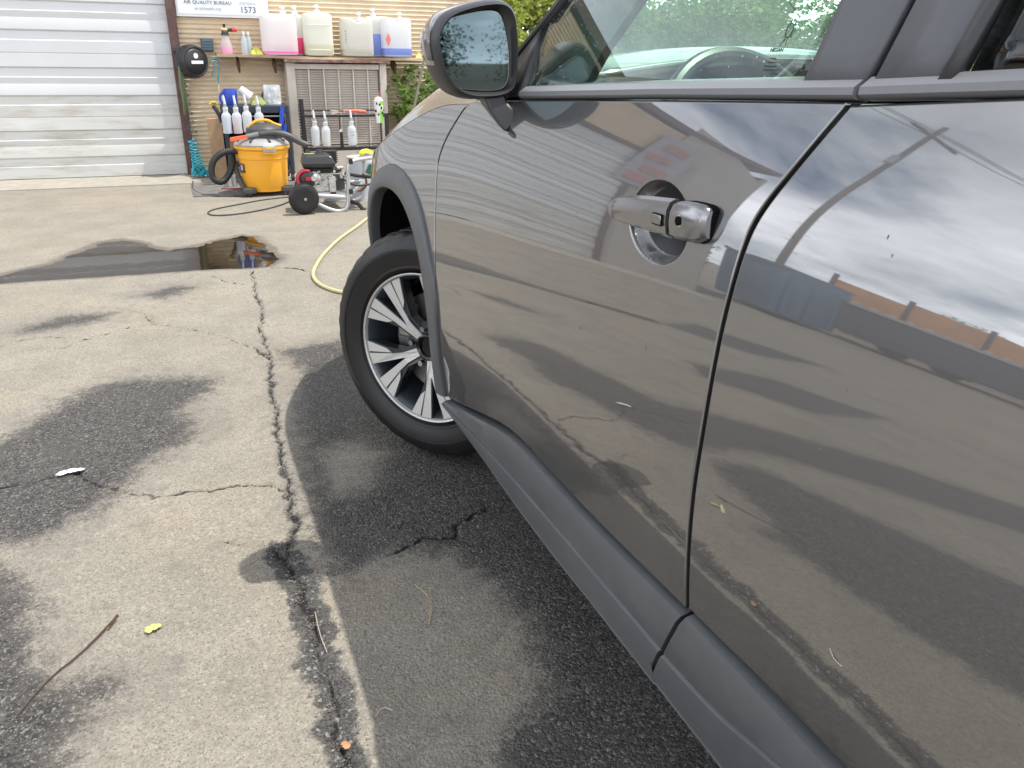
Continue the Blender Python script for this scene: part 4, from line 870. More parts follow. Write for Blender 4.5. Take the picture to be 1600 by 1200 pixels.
# ------------------------------------------------------------------ inspection sign
MT['white'] = pm('white_sheet_metal', (.80, .81, .82), rough=.4); MT['ink'] = pm('black_print', (.04, .045, .06), rough=.6); MT['ink2'] = pm('faded_blue_print', (.30, .36, .42), rough=.6)
sgn = root('wall_sign', 'white sheet sign with station number 1573 above the shelf', 'sign', (.585, 8.99, 1.5))
MB().box((.59, 9.06, 1.80), (.86, .03, .62)).build('sign_frame', MT['white'], sgn, False)
MB().box((.59, 9.042, 1.806), (.825, .012, .585)).build('sign_face', pm('sign_face_white', (.74, .78, .81), rough=.35), sgn, False)
def plate_text(t, x, z, size, mat, bold=0):
    mtx = Matrix(((1, 0, 0, x), (0, 0, -1, 9.0345), (0, 1, 0, z), (0, 0, 0, 1))); o = text_on(t, 'sign_lettering', size, mat, sgn, mtx, .0006); return o
plate_text('AIR QUALITY BUREAU', .455, 1.603, .044, MT['ink']); plate_text('air.slchealth.org', .45, 1.553, .038, MT['ink2'])
plate_text('STATION #', .825, 1.610, .030, MT['ink2']); o = plate_text('1573', .825, 1.537, .078, MT['ink'])
plate_text('OFFICIAL', .59, 1.80, .10, MT['ink2']) if False else None
# ------------------------------------------------------------------ shelf plank
sh_ = MB(); rngs = []
for i, x in enumerate(np.linspace(.47, 2.62, 16)):
    dz = .006*math.sin(x*3.1)-.010*(x-1.5)/1.2; rngs.append([(x, 8.80+.012*math.sin(x*7), 1.122+dz), (x, 9.08, 1.124+dz), (x, 9.08, 1.149+dz), (x, 8.80+.010*math.sin(x*5+1), 1.148+dz)])
o = sh_.loft(rngs).build('shelf_plank', MT['wood']); tag(o, 'long weathered wooden shelf plank fixed across the corrugated wall', 'shelf')
for x in (.67, 1.02, 2.25): 
    o = MB().box((x, 8.96, 1.07), (.02, .20, .10), Matrix.Rotation(.4, 3, 'X')).build('shelf_bracket', MT['brown'], None, False)
    o.parent = bpy.data.objects['shelf_plank']; o.location = o.location-bpy.data.objects['shelf_plank'].location
# ------------------------------------------------------------------ carboys
MT['jug'] = translucent('milky_plastic', (.90, .91, .90), .12); MT['jug2'] = translucent('yellowed_plastic', (.88, .90, .84), .12); MT['jugd'] = translucent('grubby_plastic', (.82, .81, .75), .10)
liq = lambda n, c: pm(n, c, rough=.25)
MT['pink'] = liq('pink_liquid', (.90, .20, .52)); MT['rose'] = liq('red_pink_liquid', (.80, .06, .20)); MT['blue'] = liq('blue_liquid', (.20, .28, .68)); MT['yel'] = translucent('pale_yellow_liquid', (.88, .86, .70), .05); MT['clearl'] = translucent('clear_liquid', (.78, .77, .70), .2)
MT['cap'] = pm('white_cap', (.75, .75, .74), rough=.5)
def sq(cx, cy, w_, d_, z, p=4.5, n=28):
    out = []
    for i in range(n):
        t = 2*math.pi*i/n; c, s_ = math.cos(t), math.sin(t); out.append((cx+w_/2*math.copysign(abs(c)**(2/p), c), cy+d_/2*math.copysign(abs(s_)**(2/p), s_), z))
    return out
def carboy(cx, cy, w_, h, d_, lm, lh, label, mat, notch=False, rib=False, z0=1.152, capx=.12, tilt=0, sticker=False):
    r = root('carboy', label, 'plastic jug', (cx, cy, z0), 'plastic jugs lined up on the shelf'); rr_ = []
    for f_, s_ in ((0, .86), (.015, .95), (.05, 1), (.30, 1.0), (.5, .995), (.8, 1), (.90, .99), (.955, .95), (.985, .84), (1.0, .62), (1.002, .3)):
        k = s_; 
        if rib and f_ in (.30, .8): k *= .985
        ring = sq(cx, cy, w_*k, d_*k, z0+f_*h)
        if notch and f_ >= .90: ring = [(x, y, z-(.045*math.exp(-((x-cx-.05*w_)/(.22*w_))**2))*(1 if y < cy+.02 else .3)) for x, y, z in ring]
        rr_.append(ring)
    MB().loft(rr_).build('body', mat, r)
    if rib:
        for f_ in (.14, .72): MB().tube(sq(cx, cy, w_*.94, d_*1.0, z0+f_*h), .005, 6, True).build('moulded_rib', mat, r)
    if lm: MB().loft([sq(cx, cy, w_*.93, d_*.93, z0+.004), sq(cx, cy, w_*1.003, d_*1.003, z0+.02), sq(cx, cy, w_*1.003, d_*1.003, z0+lh)]).build('liquid', lm, r)
    nx_ = cx+capx*w_; nz = z0+h*(.93 if notch else 1.0)
    MB().cyl((nx_, cy-.03, nz-.01), (nx_, cy-.03, nz+.028), .032, .028, 18).build('neck_cap', MT['cap'], r)
    mb = MB(); mb.cyl((nx_, cy-.03, nz+.025), (nx_, cy-.03, nz+.062), .010, .010, 10); mb.cyl((nx_-.028, cy-.03, nz+.056), (nx_+.022, cy-.03, nz+.060), .0085, .0085, 10); mb.cyl((nx_, cy-.05, nz+.045), (nx_, cy-.065, nz+.040), .012, .009, 10); mb.box((nx_+.004, cy-.03, nz+.074), (.030, .012, .010)); mb.build('spigot', MT['cap'], r)
    if sticker: 
        s_ = mk('warning_diamond', [(cx-w_*.36, cy-d_/2-.0012, z0+.10), (cx-w_*.36+.028, cy-d_/2-.0012, z0+.165), (cx-w_*.36, cy-d_/2-.0012, z0+.23), (cx-w_*.36-.028, cy-d_/2-.0012, z0+.165)], [(0, 1, 2, 3)], pm('red_print', (.75, .18, .15), rough=.5), r, False)
    if notch and not sticker:
        for k in range(5): MB().box((cx-w_*.40, cy-d_*.47, z0+.13+k*.026), (.016, .004, .012)).build('faded_label', MT['ink2'], r, False)
    return r
carboy(1.085, 8.92, .345, .378, .24, MT['pink'], .038, 'large translucent jug with a thin pool of pink liquid, leftmost on the shelf', MT['jug'], capx=.15)
carboy(1.245, 9.00, .17, .385, .12, MT['rose'], .165, 'jug of red-pink liquid half hidden behind the leftmost jug', MT['jug'], capx=.1)
carboy(1.468, 8.92, .29, .40, .24, MT['yel'], .12, 'tall upright jug with pale yellow liquid and moulded ribs', MT['jug2'], rib=True, capx=0)
carboy(1.862, 8.92, .325, .37, .24, MT['clearl'], .07, 'grubby white jug with dirty streaks and a handle notch', MT['jugd'], notch=True, capx=.1)
carboy(2.115, 9.01, .28, .39, .13, MT['blue'], .22, 'jug half full of blue liquid tucked behind two front jugs', MT['jug'], capx=-.2)
carboy(2.275, 8.90, .305, .385, .22, MT['blue'], .083, 'white jug with a red diamond and a little blue liquid', MT['jug'], notch=True, capx=.12, sticker=True)
# small things on the shelf
fb = root('foam_sprayer', 'hand pump foam sprayer with bright pink liquid on the shelf', 'spray bottle', (.573, 8.90, 1.15))
MT['clr'] = translucent('clear_plastic', (.82, .84, .86), .55, .15)
MB().lathe([(.050, 0), (.056, .01), (.056, .05), (.054, .09), (.046, .12), (.030, .165), (.028, .18)], (.573, 8.90, 1.15), 24).build('bottle_body', MT['clr'], fb)
MB().lathe([(.048, .003), (.053, .01), (.053, .068)], (.573, 8.90, 1.15), 24).build('liquid', MT['pink'], fb)
MB().cyl((.573, 8.90, 1.325), (.573, 8.90, 1.36), .036, .030, 20).cyl((.573, 8.90, 1.395), (.573, 8.90, 1.425), .008, .016, 12).cyl((.60, 8.89, 1.372), (.645, 8.885, 1.376), .015, .018, 12).build('pump_head', MT['trim'], fb)
MB().cyl((.54, 8.90, 1.378), (.60, 8.89, 1.372), .018, .015, 14).cyl((.573, 8.9, 1.36), (.573, 8.9, 1.395), .017, .010, 12).build('brass_collar', pm('pale_brass', (.60, .50, .25), rough=.3, metal=.6), fb)
MB().lathe([(.019, 0), (.021, .01), (.021, .03), (.014, .045)], (.645, 8.885, 1.376), 14, (1, -.1, .05)).build('nozzle', pm('red_plastic', (.75, .06, .05), rough=.4), fb)
for dx, dy, lb in ((-.022, 0, 'small empty clear bottle beside the pink foam sprayer'), (.025, .045, 'small clear bottle with white cap standing behind its twin')):
    cb = root('clear_bottle', lb, 'bottle', (.765+dx, 8.90+dy, 1.15), 'clear bottles on the shelf')
    MB().lathe([(.026, 0), (.028, .008), (.028, .12), (.022, .155), (.012, .175), (.012, .20)], (.765+dx, 8.90+dy, 1.15), 16).build('bottle_body', translucent('clear_blue_plastic', (.70, .80, .86), .35, .15), cb)
    MB().cyl((.765+dx, 8.90+dy, 1.34), (.765+dx, 8.90+dy, 1.365), .014, .012, 12).build('bottle_cap', MT['cap'], cb)
def rag(name, label, c, sx, sy, sz, col, seed, cat='cloth', sp=.0):
    rg_ = np.random.default_rng(seed); n = 22; V = []
    for j in range(n):
        for i in range(n):
            u = i/(n-1)*2-1; v = j/(n-1)*2-1; e = max(abs(u), abs(v)); h = (1-e**2.2)*sz*(.65+.5*vnoise(np.array(u*2.2+seed), np.array(v*2.2), 1, seed))+.006*math.sin(7*u+3*v*seed)
            V.append((c[0]+u*sx*(1+.12*math.sin(5*v+seed)), c[1]+v*sy*(1+.12*math.cos(4*u+seed)), c[2]+max(.004, float(h))))
    Fc = [(j*n+i, j*n+i+1, (j+1)*n+i+1, (j+1)*n+i) for j in range(n-1) for i in range(n-1)]
    o = mk(name, V, Fc, pm('cloth_'+name+str(seed), col, rough=.95, var=.25, vscale=25, bump=.5, bscale=120)); solid(o, .004); tag(o, label, cat); return o
rag('folded_cloth', 'crumpled yellow and black cloth on the shelf beside the leftmost jug', (.855, 8.90, 1.147), .062, .06, .075, (.62, .58, .10), 4)
rag('crumpled_cloth', 'small yellow rag hanging at the right end of the shelf', (2.50, 8.87, 1.135), .035, .04, .07, (.62, .62, .22), 6)
# ------------------------------------------------------------------ wall box
wb = root('wall_box', 'small blue-grey utility box on the wall above the hose reel', 'box', (.405, 9.05, 1.18))
MB().box((.405, 9.06, 1.24), (.115, .07, .115)).build('box_body', pm('slate_blue_plastic', (.07, .11, .14), rough=.5), wb, False, bevel=.005)
for i in range(4): MB().box((.405, 9.02, 1.20+i*.026), (.10, .012, .008)).build('slot', pm('slate_light', (.13, .19, .22), rough=.5), wb, False)
# ------------------------------------------------------------------ hose reel
hr = root('hose_reel', 'black retractable hose reel hanging beside the brown door frame', 'hose reel', (.28, 8.90, 1.08))
axr = Vector((.52, -.85, 0)).normalized(); cr_ = Vector((.245, 8.86, 1.085))
MB().lathe([(.04, -.10), (.12, -.095), (.150, -.06), (.155, 0), (.150, .03), (.135, .055), (.128, .058), (.118, .052), (.112, .056), (.100, .066), (.02, .075)], cr_, 40, axr).build('reel_case', pm('black_abs', (.018, .018, .019), rough=.42, dirt=(.07, .065, .06), dscale=10, damt=.35), hr)
MB().box(cr_+Vector((-.09, .02, .11)), (.17, .12, .045), Matrix.Rotation(-.1, 3, 'Y')).box(cr_+Vector((-.12, -.01, .05)), (.04, .10, .10)).build('reel_spout', MT['trim'], hr, False, bevel=.01)
fc = cr_+axr*.077; ur = Vector((axr.y, -axr.x, 0))*-1
rq_ = Matrix((ur, axr, Vector((0, 0, 1)))).transposed()
MB().box(fc+Vector((0, 0, -.005))+ur*.0, (.125, .004, .028), rq_).build('reel_label', MT['white'], hr, False)
MB().lathe([(.0, 0), (.026, 0), (.026, .003)], fc+Vector((0, 0, .052))+ur*-.01, 6, axr).build('reel_emblem', MT['white'], hr, False)
MT['green'] = pm('olive_hose', (.13, .18, .09), rough=.6); MT['teal'] = pm('teal_hose', (.03, .33, .42), rough=.4); MT['yhose'] = pm('yellow_hose', (.56, .50, .27), rough=.5)
o = MB().tube([(.15, 8.82, 1.12), (.125, 8.80, 1.08), (.112, 8.80, .98), (.108, 8.81, .86), (.118, 8.82, .74), (.112, 8.86, .64), (.118, 8.9, .60)], .0125, 8, smoothit=2).tube([(.16, 8.84, 1.10), (.140, 8.84, 1.0), (.134, 8.84, .85), (.140, 8.86, .72), (.135, 8.88, .64)], .0105, 8, smoothit=2).build('hanging_hose', MT['green']); tag(o, 'olive green hose hanging from the black reel against the door frame', 'hose')
# teal coiled air hose
pts = []
for i in range(240):
    t = i/239; a = t*2*math.pi*13; r_ = .035+.028*t**2+.006*math.sin(i*.9); z = .36-.33*t**.8; pts.append((.150+.03*t+r_*math.cos(a), 8.93-.12*t+r_*.7*math.sin(a), z+.02*math.sin(i*1.7)*t))
for i in range(150):
    t = i/149; a = t*2*math.pi*6; r_ = .075+.02*math.sin(i*2.3); pts.append((.19+r_*math.cos(a), 8.80+r_*math.sin(a), .016+.075*(1-t)*abs(math.sin(i*.37))+.02*t))
o = MB().tube(pts, .0062, 6).build('coiled_air_hose', MT['teal']); tag(o, 'teal coiled air hose piled at the foot of the door frame', 'hose')
pts = [(.135+.03*t+.022*math.cos(t*40)*(1+t), 9.0, .95-.55*t) for t in np.linspace(0, 1, 120)]
o = MB().tube([(p[0], 8.99+.02*math.sin(i*.5), p[2]) for i, p in enumerate(pts)], .0042, 6).build('coiled_air_hose', pm('dark_teal_hose', (.05, .14, .15), rough=.5)); tag(o, 'dark thin coiled line stretched down the wall below the reel', 'hose')
o = MB().tube([(.40, 8.93, 1.10), (.45, 8.92, 1.115), (.49, 8.92, 1.10), (.488, 8.92, 1.02), (.465, 8.92, .95), (.462, 8.92, .88)], .0075, 8, smoothit=2).tube([(.41, 8.93, .95), (.44, 8.92, 1.03), (.45, 8.92, 1.09)], .006, 8, smoothit=2).build('air_line', MT['teal']); tag(o, 'short teal air line looped over a hook right of the reel', 'hose')
o = MB().cyl((.466, 8.92, .885), (.458, 8.92, .815), .009, .013, 10).build('hose_coupler', pm('pale_brass2', (.62, .52, .33), rough=.4, metal=.4)); tag(o, 'pale brass coupler hanging at the end of the teal air line', 'coupler')
# ------------------------------------------------------------------ evaporative cooler
MT['cool'] = pm('beige_cooler_steel', (.56, .50, .44), rough=.55, dirt=(.30, .24, .19), dscale=5, damt=.5)
cl = root('evaporative_cooler', 'beige louvred cooler cabinet standing against the wall under the shelf', 'cooler', (1.62, 8.9, 0))
cw0, cw1, cy0 = 1.115, 2.135, 8.84
MB().box(((cw0+cw1)/2, 9.03, .545), (cw1-cw0-.02, .10, 1.09)).build('cabinet_back', pm('cooler_dark', (.09, .075, .065), rough=.8), cl, False)
mb = MB(); mb.box((cw0+.042, cy0+.02, .545), (.084, .10, 1.09)); mb.box((cw1-.035, cy0+.02, .545), (.07, .10, 1.09)); mb.box(((cw0+cw1)/2, cy0+.02, 1.052), (cw1-cw0-.155, .098, .052)); mb.box(((cw0+cw1)/2, cy0+.02, .12), (cw1-cw0-.155, .098, .24))
mb.box((cw0+.005, 8.96, .545), (.008, .18, 1.08)); mb.box((cw1-.005, 8.96, .545), (.008, .18, 1.08)); mb.build('cabinet_frame', MT['cool'], cl, False, bevel=.006)
MB().box(((cw0+cw1)/2, cy0+.0, 1.105), (cw1-cw0+.04, .22, .028)).build('cabinet_top', pm('rusty_top', (.17, .095, .075), rough=.75, var=.5, vscale=20, dirt=(.38, .30, .25), dscale=18, damt=.8), cl, False)
sl = None; i = 0
for z in np.arange(.258, 1.02, .0235):
    if sl is None: sl = MB().box((1.62, cy0+.01, z), (cw1-cw0-.16, .028, .0045), Matrix.Rotation(.75, 3, 'X')).build('louvre_slat', MT['cool'], cl, False); z_first = z
    else: c = sl.copy(); COL.objects.link(c); c.parent = cl; c.location = Vector((0, 0, z-z_first))
for x in (1.335, 1.487, 1.638, 1.790, 1.940): MB().box((x, cy0-.004, .64), (.016, .012, .80)).build('louvre_mullion', MT['cool'], cl, False)
# ------------------------------------------------------------------ rack in front of the cooler
MT['rack'] = pm('black_rack_steel', (.012, .012, .013), rough=.5)
rk = root('bottle_rack', 'black steel rail rack standing in front of the beige cooler', 'rack', (1.6, 8.45, 0))
MB().box((1.185, 8.42, .38), (.040, .03, .76), Matrix.Rotation(-.02, 3, 'Y')).build('rack_post', MT['rack'], rk, False)
mb = MB()
for k in range(26): mb.box((1.158, 8.42, .03+k*.027), (.022, .03, .010))
mb.build('rack_comb', MT['rack'], rk, False)
MB().box((1.60, 8.40, .600), (.85, .035, .022)).build('rack_rail', MT['rack'], rk, False); MB().box((1.60, 8.42, .652), (.80, .012, .010)).build('rack_rail', MT['rack'], rk, False)
MB().box((1.58, 8.40, .285), (.82, .04, .030)).build('rack_rail', MT['rack'], rk, False); MB().box((1.58, 8.42, .322), (.82, .014, .010)).build('rack_rail', MT['rack'], rk, False)
MB().box((2.02, 8.42, .31), (.035, .03, .62)).build('rack_post', MT['rack'], rk, False); MB().cyl((1.535, 8.39, .60), (1.535, 8.39, .46), .005).build('rack_wire', MT['rack'], rk, False)
o = MB().cyl((1.543, 8.37, .45), (1.543, 8.37, .30), .014, .017, 12).build('brush_handle', MT['rack']); tag(o, 'black brush handle standing upright in the middle of the rack', 'brush')
hd_ = MB().box((1.538, 8.37, .462), (.022, .012, .035), Matrix.Rotation(.5, 3, 'Y')).build('brush_tip', pm('bristle', (.60, .58, .48), rough=.8), None, False); hd_.parent = o; hd_.location = hd_.location-o.location
# spray bottles
MT['bot'] = translucent('spray_bottle_plastic', (.84, .87, .90), .22, .3); MT['nozw'] = pm('nozzle_white', (.72, .72, .72), rough=.45); MT['nozc'] = translucent('nozzle_clear', (.55, .57, .58), .3, .3)
def spray(loc, label, lm=None, lh=.06, scale=1, lean=.12, prt=False):
    r = root('spray_bottle', label, 'spray bottle', (0, 0, 0), 'clear spray bottles hung on the rails')
    MB().lathe([(.020, 0), (.040, .004), (.042, .014), (.0405, .05), (.0425, .14), (.0425, .158), (.038, .168), (.036, .175), (.023, .187), (.0215, .21), (.024, .216), (.024, .228), (.0205, .234)], (0, 0, 0), 20).build('bottle_body', MT['bot'], r)
    MB().cyl((0, 0, .230), (0, 0, .265), .0175, .012, 14).build('bottle_collar', MT['nozc'], r)
    MB().cyl((0, 0, .262), (-lean*.55*.10, 0, .335), .0115, .0095, 12).build('nozzle', MT['nozw'], r)
    if lm: MB().lathe([(.018, .003), (.038, .006), (.0385, lh)], (0, 0, 0), 20).build('liquid', lm, r)
    if prt: 
        for k in range(2): MB().box((.0, -.0425, .10+k*.03), (.032, .002, .006)).build('printed_line', MT['ink2'], r, False)
    r.location = loc; r.scale = (scale,)*3; return r
MT['rosel'] = translucent('rose_liquid', (.78, .40, .44), .2); MT['beigel'] = translucent('amber_liquid', (.78, .66, .46), .2); MT['blul'] = translucent('pale_blue_liquid', (.68, .74, .84), .2)
spray((1.283, 8.355, .325), 'spray bottle nearly empty, leftmost on the black rack', None)
spray((1.385, 8.34, .318), 'spray bottle with amber dregs, touching the leftmost one on the rack', MT['beigel'], .045)
spray((1.645, 8.35, .322), 'spray bottle with blue print hanging alone on the rack near the red tool', None, prt=True)
spray((.455, 8.16, .470), 'spray bottle with pale blue liquid, leftmost on the navy cart', MT['blul'], .14)
spray((.545, 8.15, .470), 'spray bottle half full of rose liquid on the navy cart', MT['rosel'], .09)
spray((.638, 8.17, .478), 'spray bottle leaning behind the wand, third from left on the cart', None)
spray((.752, 8.22, .465), 'spray bottle behind the yellow vacuum handle, rightmost on the cart', None)
tl = root('pruning_tool', 'red handled cutting tool lying across the top rail of the rack', 'tool', (1.63, 8.37, .62))
MB().tube([(1.60, 8.37, .647), (1.70, 8.37, .650), (1.80, 8.37, .640)], lambda t: .017-.006*abs(t-.6), 10).build('grip', pm('red_orange_grip', (.72, .10, .05), rough=.45), tl); MB().box((1.53, 8.37, .642), (.15, .012, .016), Matrix.Rotation(-.22, 3, 'Y')).box((1.52, 8.37, .650), (.14, .012, .012), Matrix.Rotation(.06, 3, 'Y')).build('blade', pm('pinkish_steel', (.60, .46, .40), rough=.4, metal=.3), tl, False)
cp = root('drink_cup', 'green and white spotted drink cup with dome lid and red straw', 'cup', (1.925, 8.33, .53))
MB().lathe([(.030, 0), (.044, .15), (.047, .205), (.0475, .21)], (1.925, 8.33, .535), 22).build('cup_body', pm('white_cup', (.78, .78, .76), rough=.4), cp)
V = []; 
for k, z in enumerate((.0, .10, .205)):
    rr2 = .0315+.0155*z/.205+.0008
    for t in np.linspace(-1.5, .3, 9): V.append((1.925+rr2*math.cos(t), 8.33+rr2*math.sin(t), .537+z))
mk('green_panel', V, [(a*9+b, a*9+b+1, (a+1)*9+b+1, (a+1)*9+b) for a in range(2) for b in range(8)], pm('lime_green', (.25, .62, .06), rough=.4), cp)
MB().lathe([(.049, 0), (.049, .006), (.044, .012), (.030, .034), (.012, .044)], (1.925, 8.33, .742), 22).build('dome_lid', MT['clr'], cp)
MB().cyl((1.928, 8.33, .70), (1.936, 8.33, .832), .0042).build('straw', pm('red_straw', (.75, .05, .06), rough=.4), cp)
for a, z in ((-2.5, .63), (-2.15, .70), (-1.9, .60), (-1.2, .66), (-.9, .61), (-1.55, .69)): MB().sph((1.925+.0455*math.cos(a), 8.33+.0455*math.sin(a), z+.02), .011, 8, 6, (.9, .4, 1.3)).build('cup_spot', MT['blackgl'], cp)
# ------------------------------------------------------------------ detailing cart
MT['navy'] = pm('navy_cart_steel', (.018, .026, .042), rough=.45)
ct = root('tool_cart', 'dark navy two tier cart behind the yellow vacuum', 'cart', (.73, 8.45, 0))
MB().box((.735, 8.45, .675), (.60, .40, .065)).build('cart_tray', MT['navy'], ct, False, bevel=.006); MB().box((.735, 8.62, .58), (.58, .02, .11)).build('cart_panel', MT['black'], ct, False)
MB().box((.735, 8.46, .18), (.58, .38, .05)).build('cart_tray', MT['navy'], ct, False); MB().box((.735, 8.66, .40), (.60, .02, .46)).build('cart_back', MT['black'], ct, False)
for x, y in ((.450, 8.27), (1.02, 8.27), (.450, 8.64), (1.02, 8.64)): MB().box((x, y, .37), (.032, .03, .68)).build('cart_post', MT['navy'], ct, False); MB().cyl((x-.012, y, .035), (x+.012, y, .035), .035).build('castor', MT['rubber'], ct)
MB().box((.735, 8.265, .615), (.56, .012, .012)).build('cart_rail', pm('grey_rail', (.3, .3, .3), rough=.4), ct, False)
bj = root('blue_jug', 'royal blue plastic jug standing on top of the navy cart', 'jug', (.53, 8.42, .71)); MT['royal'] = pm('royal_blue_plastic', (.02, .07, .45), rough=.35)
MB().lathe([(.055, 0), (.060, .01), (.062, .12), (.058, .145)], (.53, 8.42, .71), 20).build('jug_body', MT['royal'], bj); MB().tube([(.475, 8.42, .83), (.435, 8.42, .80), (.432, 8.42, .74), (.47, 8.42, .72)], .012, 8, smoothit=1).build('jug_handle', MT['royal'], bj)
ss = MB().box((.96, 8.235, .60), (.04, .012, .20), Matrix.Rotation(.12, 3, 'Y')).box((.975, 8.235, .48), (.04, .012, .12), Matrix.Rotation(.12, 3, 'Y')).build('blue_strap', MT['royal'], None, False); tag(ss, 'flat blue strap hanging down the right side of the cart', 'strap')
cu_ = root('paper_cup', 'white paper cup lying tipped on the navy cart', 'cup', (.64, 8.40, .71)); MB().lathe([(.034, 0), (.045, .11), (.047, .115)], (.62, 8.42, .855), 18, (.75, 0, -.65)).build('cup_body', pm('white_paper', (.72, .71, .68), rough=.7), cu_)
bg_ = MB(); 
rings = [[(.915+w2*math.copysign(abs(math.cos(t))**.5, math.cos(t))+.006*math.sin(t*3+z*40), 8.45+.04*math.sin(t), .71+z) for t in np.linspace(0, 2*math.pi, 17)[:-1]] for z, w2 in ((0, .078), (.05, .080), (.11, .082), (.16, .080), (.178, .07))]
o = bg_.loft(rings).build('plastic_bag', pm('clear_bag', (.55, .56, .57), rough=.35, var=.4, vscale=22, bump=.8, bscale=40)); tag(o, 'crinkled pale plastic bag standing on the right of the cart', 'bag')
rag('crumpled_cloth', 'olive green rag heaped on the cart between cup and bag', (.775, 8.42, .705), .07, .06, .075, (.26, .30, .12), 11)
rag('crumpled_cloth', 'dark purple rag heaped at the back of the cart top', (.86, 8.50, .705), .06, .05, .14, (.10, .07, .12), 13)
ty_ = MB().tube([(.40, 8.35, .72), (.36, 8.33, .745), (.33, 8.33, .72)], .014, 8, smoothit=1).build('bungee_hook', pm('yellow_black', (.45, .38, .05), rough=.5, var=.8, vscale=60)); tag(ty_, 'short yellow and black cord end sticking out left of the cart', 'cord')
o = MB().tube([(.36, 8.32, .71), (.40, 8.30, .64), (.42, 8.29, .56)], .018, 8, smoothit=1).build('black_brush', MT['rubber']); tag(o, 'black brush handle hanging on the left corner of the cart', 'brush')
MT['card'] = pm('cardboard', (.40, .27, .16), rough=.85, var=.12, vscale=12)
o = MB().box((.365, 8.66, .29), (.125, .18, .57)).build('cardboard_box', MT['card'], None, False); tag(o, 'tall narrow cardboard box leaning on the wall left of the cart', 'box')
o = MB().box((.515, 8.42, .29), (.12, .18, .22)).build('cardboard_box', pm('cardboard_orange', (.42, .22, .10), rough=.85), None, False); tag(o, 'small orange brown cardboard box on the lower tray of the cart', 'box')
o = MB().cyl((.43, 8.05, .0), (.43, 8.05, .11), .045, .040, 16).build('tin_can', pm('dull_tin', (.4, .39, .37), rough=.35, metal=.7)); tag(o, 'dull metal can on the ground behind the vacuum hose', 'can')
# ------------------------------------------------------------------ vacuum
MT['vy'] = pm('vacuum_yellow', (.86, .40, .025), rough=.38, dirt=(.72, .36, .08), dscale=7, damt=.5, var=.03); MT['vg'] = pm('vacuum_grey_lid', (.33, .33, .32), rough=.45, dirt=(.18, .17, .16), dscale=12, damt=.6); MT['vd'] = pm('vacuum_dark', (.06, .06, .062), rough=.45, dirt=(.14, .13, .12), dscale=14, damt=.4)
vx, vy_ = .692, 7.57
vc = root('shop_vacuum', 'yellow drum shop vacuum with dark motor head and loose hose', 'vacuum cleaner', (vx, vy_, 0))
MB().lathe([(.165, .035), (.185, .04), (.190, .075), (.194, .085), (.200, .20), (.207, .31), (.213, .315), (.216, .385), (.228, .39), (.236, .40), (.236, .418), (.228, .425)], (vx, vy_, 0), 56).build('drum', MT['vy'], vc)
MB().lathe([(.234, .424), (.236, .432), (.225, .447), (.19, .472), (.14, .49), (.13, .50)], (vx, vy_, 0), 56).build('lid', MT['vg'], vc)
MB().lathe([(.150, .480), (.155, .52), (.150, .560), (.120, .590), (.06, .605)], (vx+.03, vy_, 0), 40).build('motor_head', MT['vd'], vc)
mb = MB(); 
for a in np.linspace(.3, 6.5, 9): mb.box((vx+.17*math.cos(a), vy_+.17*math.sin(a), .478), (.10, .020, .016), Matrix.Rotation(a, 3, 'Z') @ Matrix.Rotation(.32, 3, 'Y'))
mb.build('lid_rib', MT['vd'], vc, False, bevel=.004)
MB().tube([(vx-.10, vy_-.03, .565), (vx-.06, vy_-.03, .610), (vx+.0, vy_-.03, .630), (vx+.07, vy_-.03, .628), (vx+.12, vy_-.03, .595), (vx+.175, vy_-.03, .580)], .0125, 10, smoothit=2).build('carry_handle', MT['vy'], vc)
MB().box((vx+.035, vy_-.236, .405), (.105, .03, .052)).build('latch', pm('latch_silver', (.42, .41, .40), rough=.35, metal=.3), vc, False, bevel=.007); MB().box((vx+.037, vy_-.249, .412), (.062, .012, .018)).build('latch_slot', MT['vy'], vc, False, bevel=.003); MB().box((vx+.035, vy_-.228, .372), (.115, .03, .022)).build('latch_base', MT['vy'], vc, False, bevel=.003)
MT['whose'] = pm('black_ribbed_hose', (.02, .02, .021), rough=.45)
def ribbed(pts, r, name, par=None, k=90):
    P = chaikin([(p[0], p[1], p[2]) for p in pts], 3); P = np.array(P); s_ = np.r_[0, np.cumsum(np.linalg.norm(np.diff(P, axis=0), axis=1))]; L_ = s_[-1]; m_ = int(L_/.0045); u = np.linspace(0, L_, m_); Q = np.stack([np.interp(u, s_, P[:, c]) for c in range(3)], 1)
    return MB().tube([tuple(q) for q in Q], lambda t: r*(1+.07*math.sin(t*m_*2*math.pi/4)), 14).build(name, MT['whose'], par, sh=80)
ribbed([(vx-.19, vy_-.02, .375), (.42, 7.56, .378), (.34, 7.55, .36), (.27, 7.55, .30), (.245, 7.55, .22), (.25, 7.55, .15), (.30, 7.55, .115), (.345, 7.56, .125), (.40, 7.57, .19), (.435, 7.60, .28), (.44, 7.66, .36)], .028, 'vacuum_hose', vc)
MB().tube([(.44, 7.64, .33), (.455, 7.60, .22), (.475, 7.50, .12), (.50, 7.45, .06)], .022, 8, smoothit=1).build('side_strap', MT['vd'], vc)
MB().tube([(vx-.03, vy_-.14, .522), (vx+.10, vy_-.15, .535), (vx+.20, vy_-.16, .515), (vx+.30, vy_-.17, .455), (vx+.365, vy_-.18, .425)], lambda t: .0235 if t < .35 else .028, 14, smoothit=1).build('wand', MT['vd'], vc)
MB().tube([(vx-.125, vy_-.13, .503), (vx-.03, vy_-.14, .522)], .021, 12).build('wand_collar', pm('grey_collar', (.20, .20, .20), rough=.4), vc)
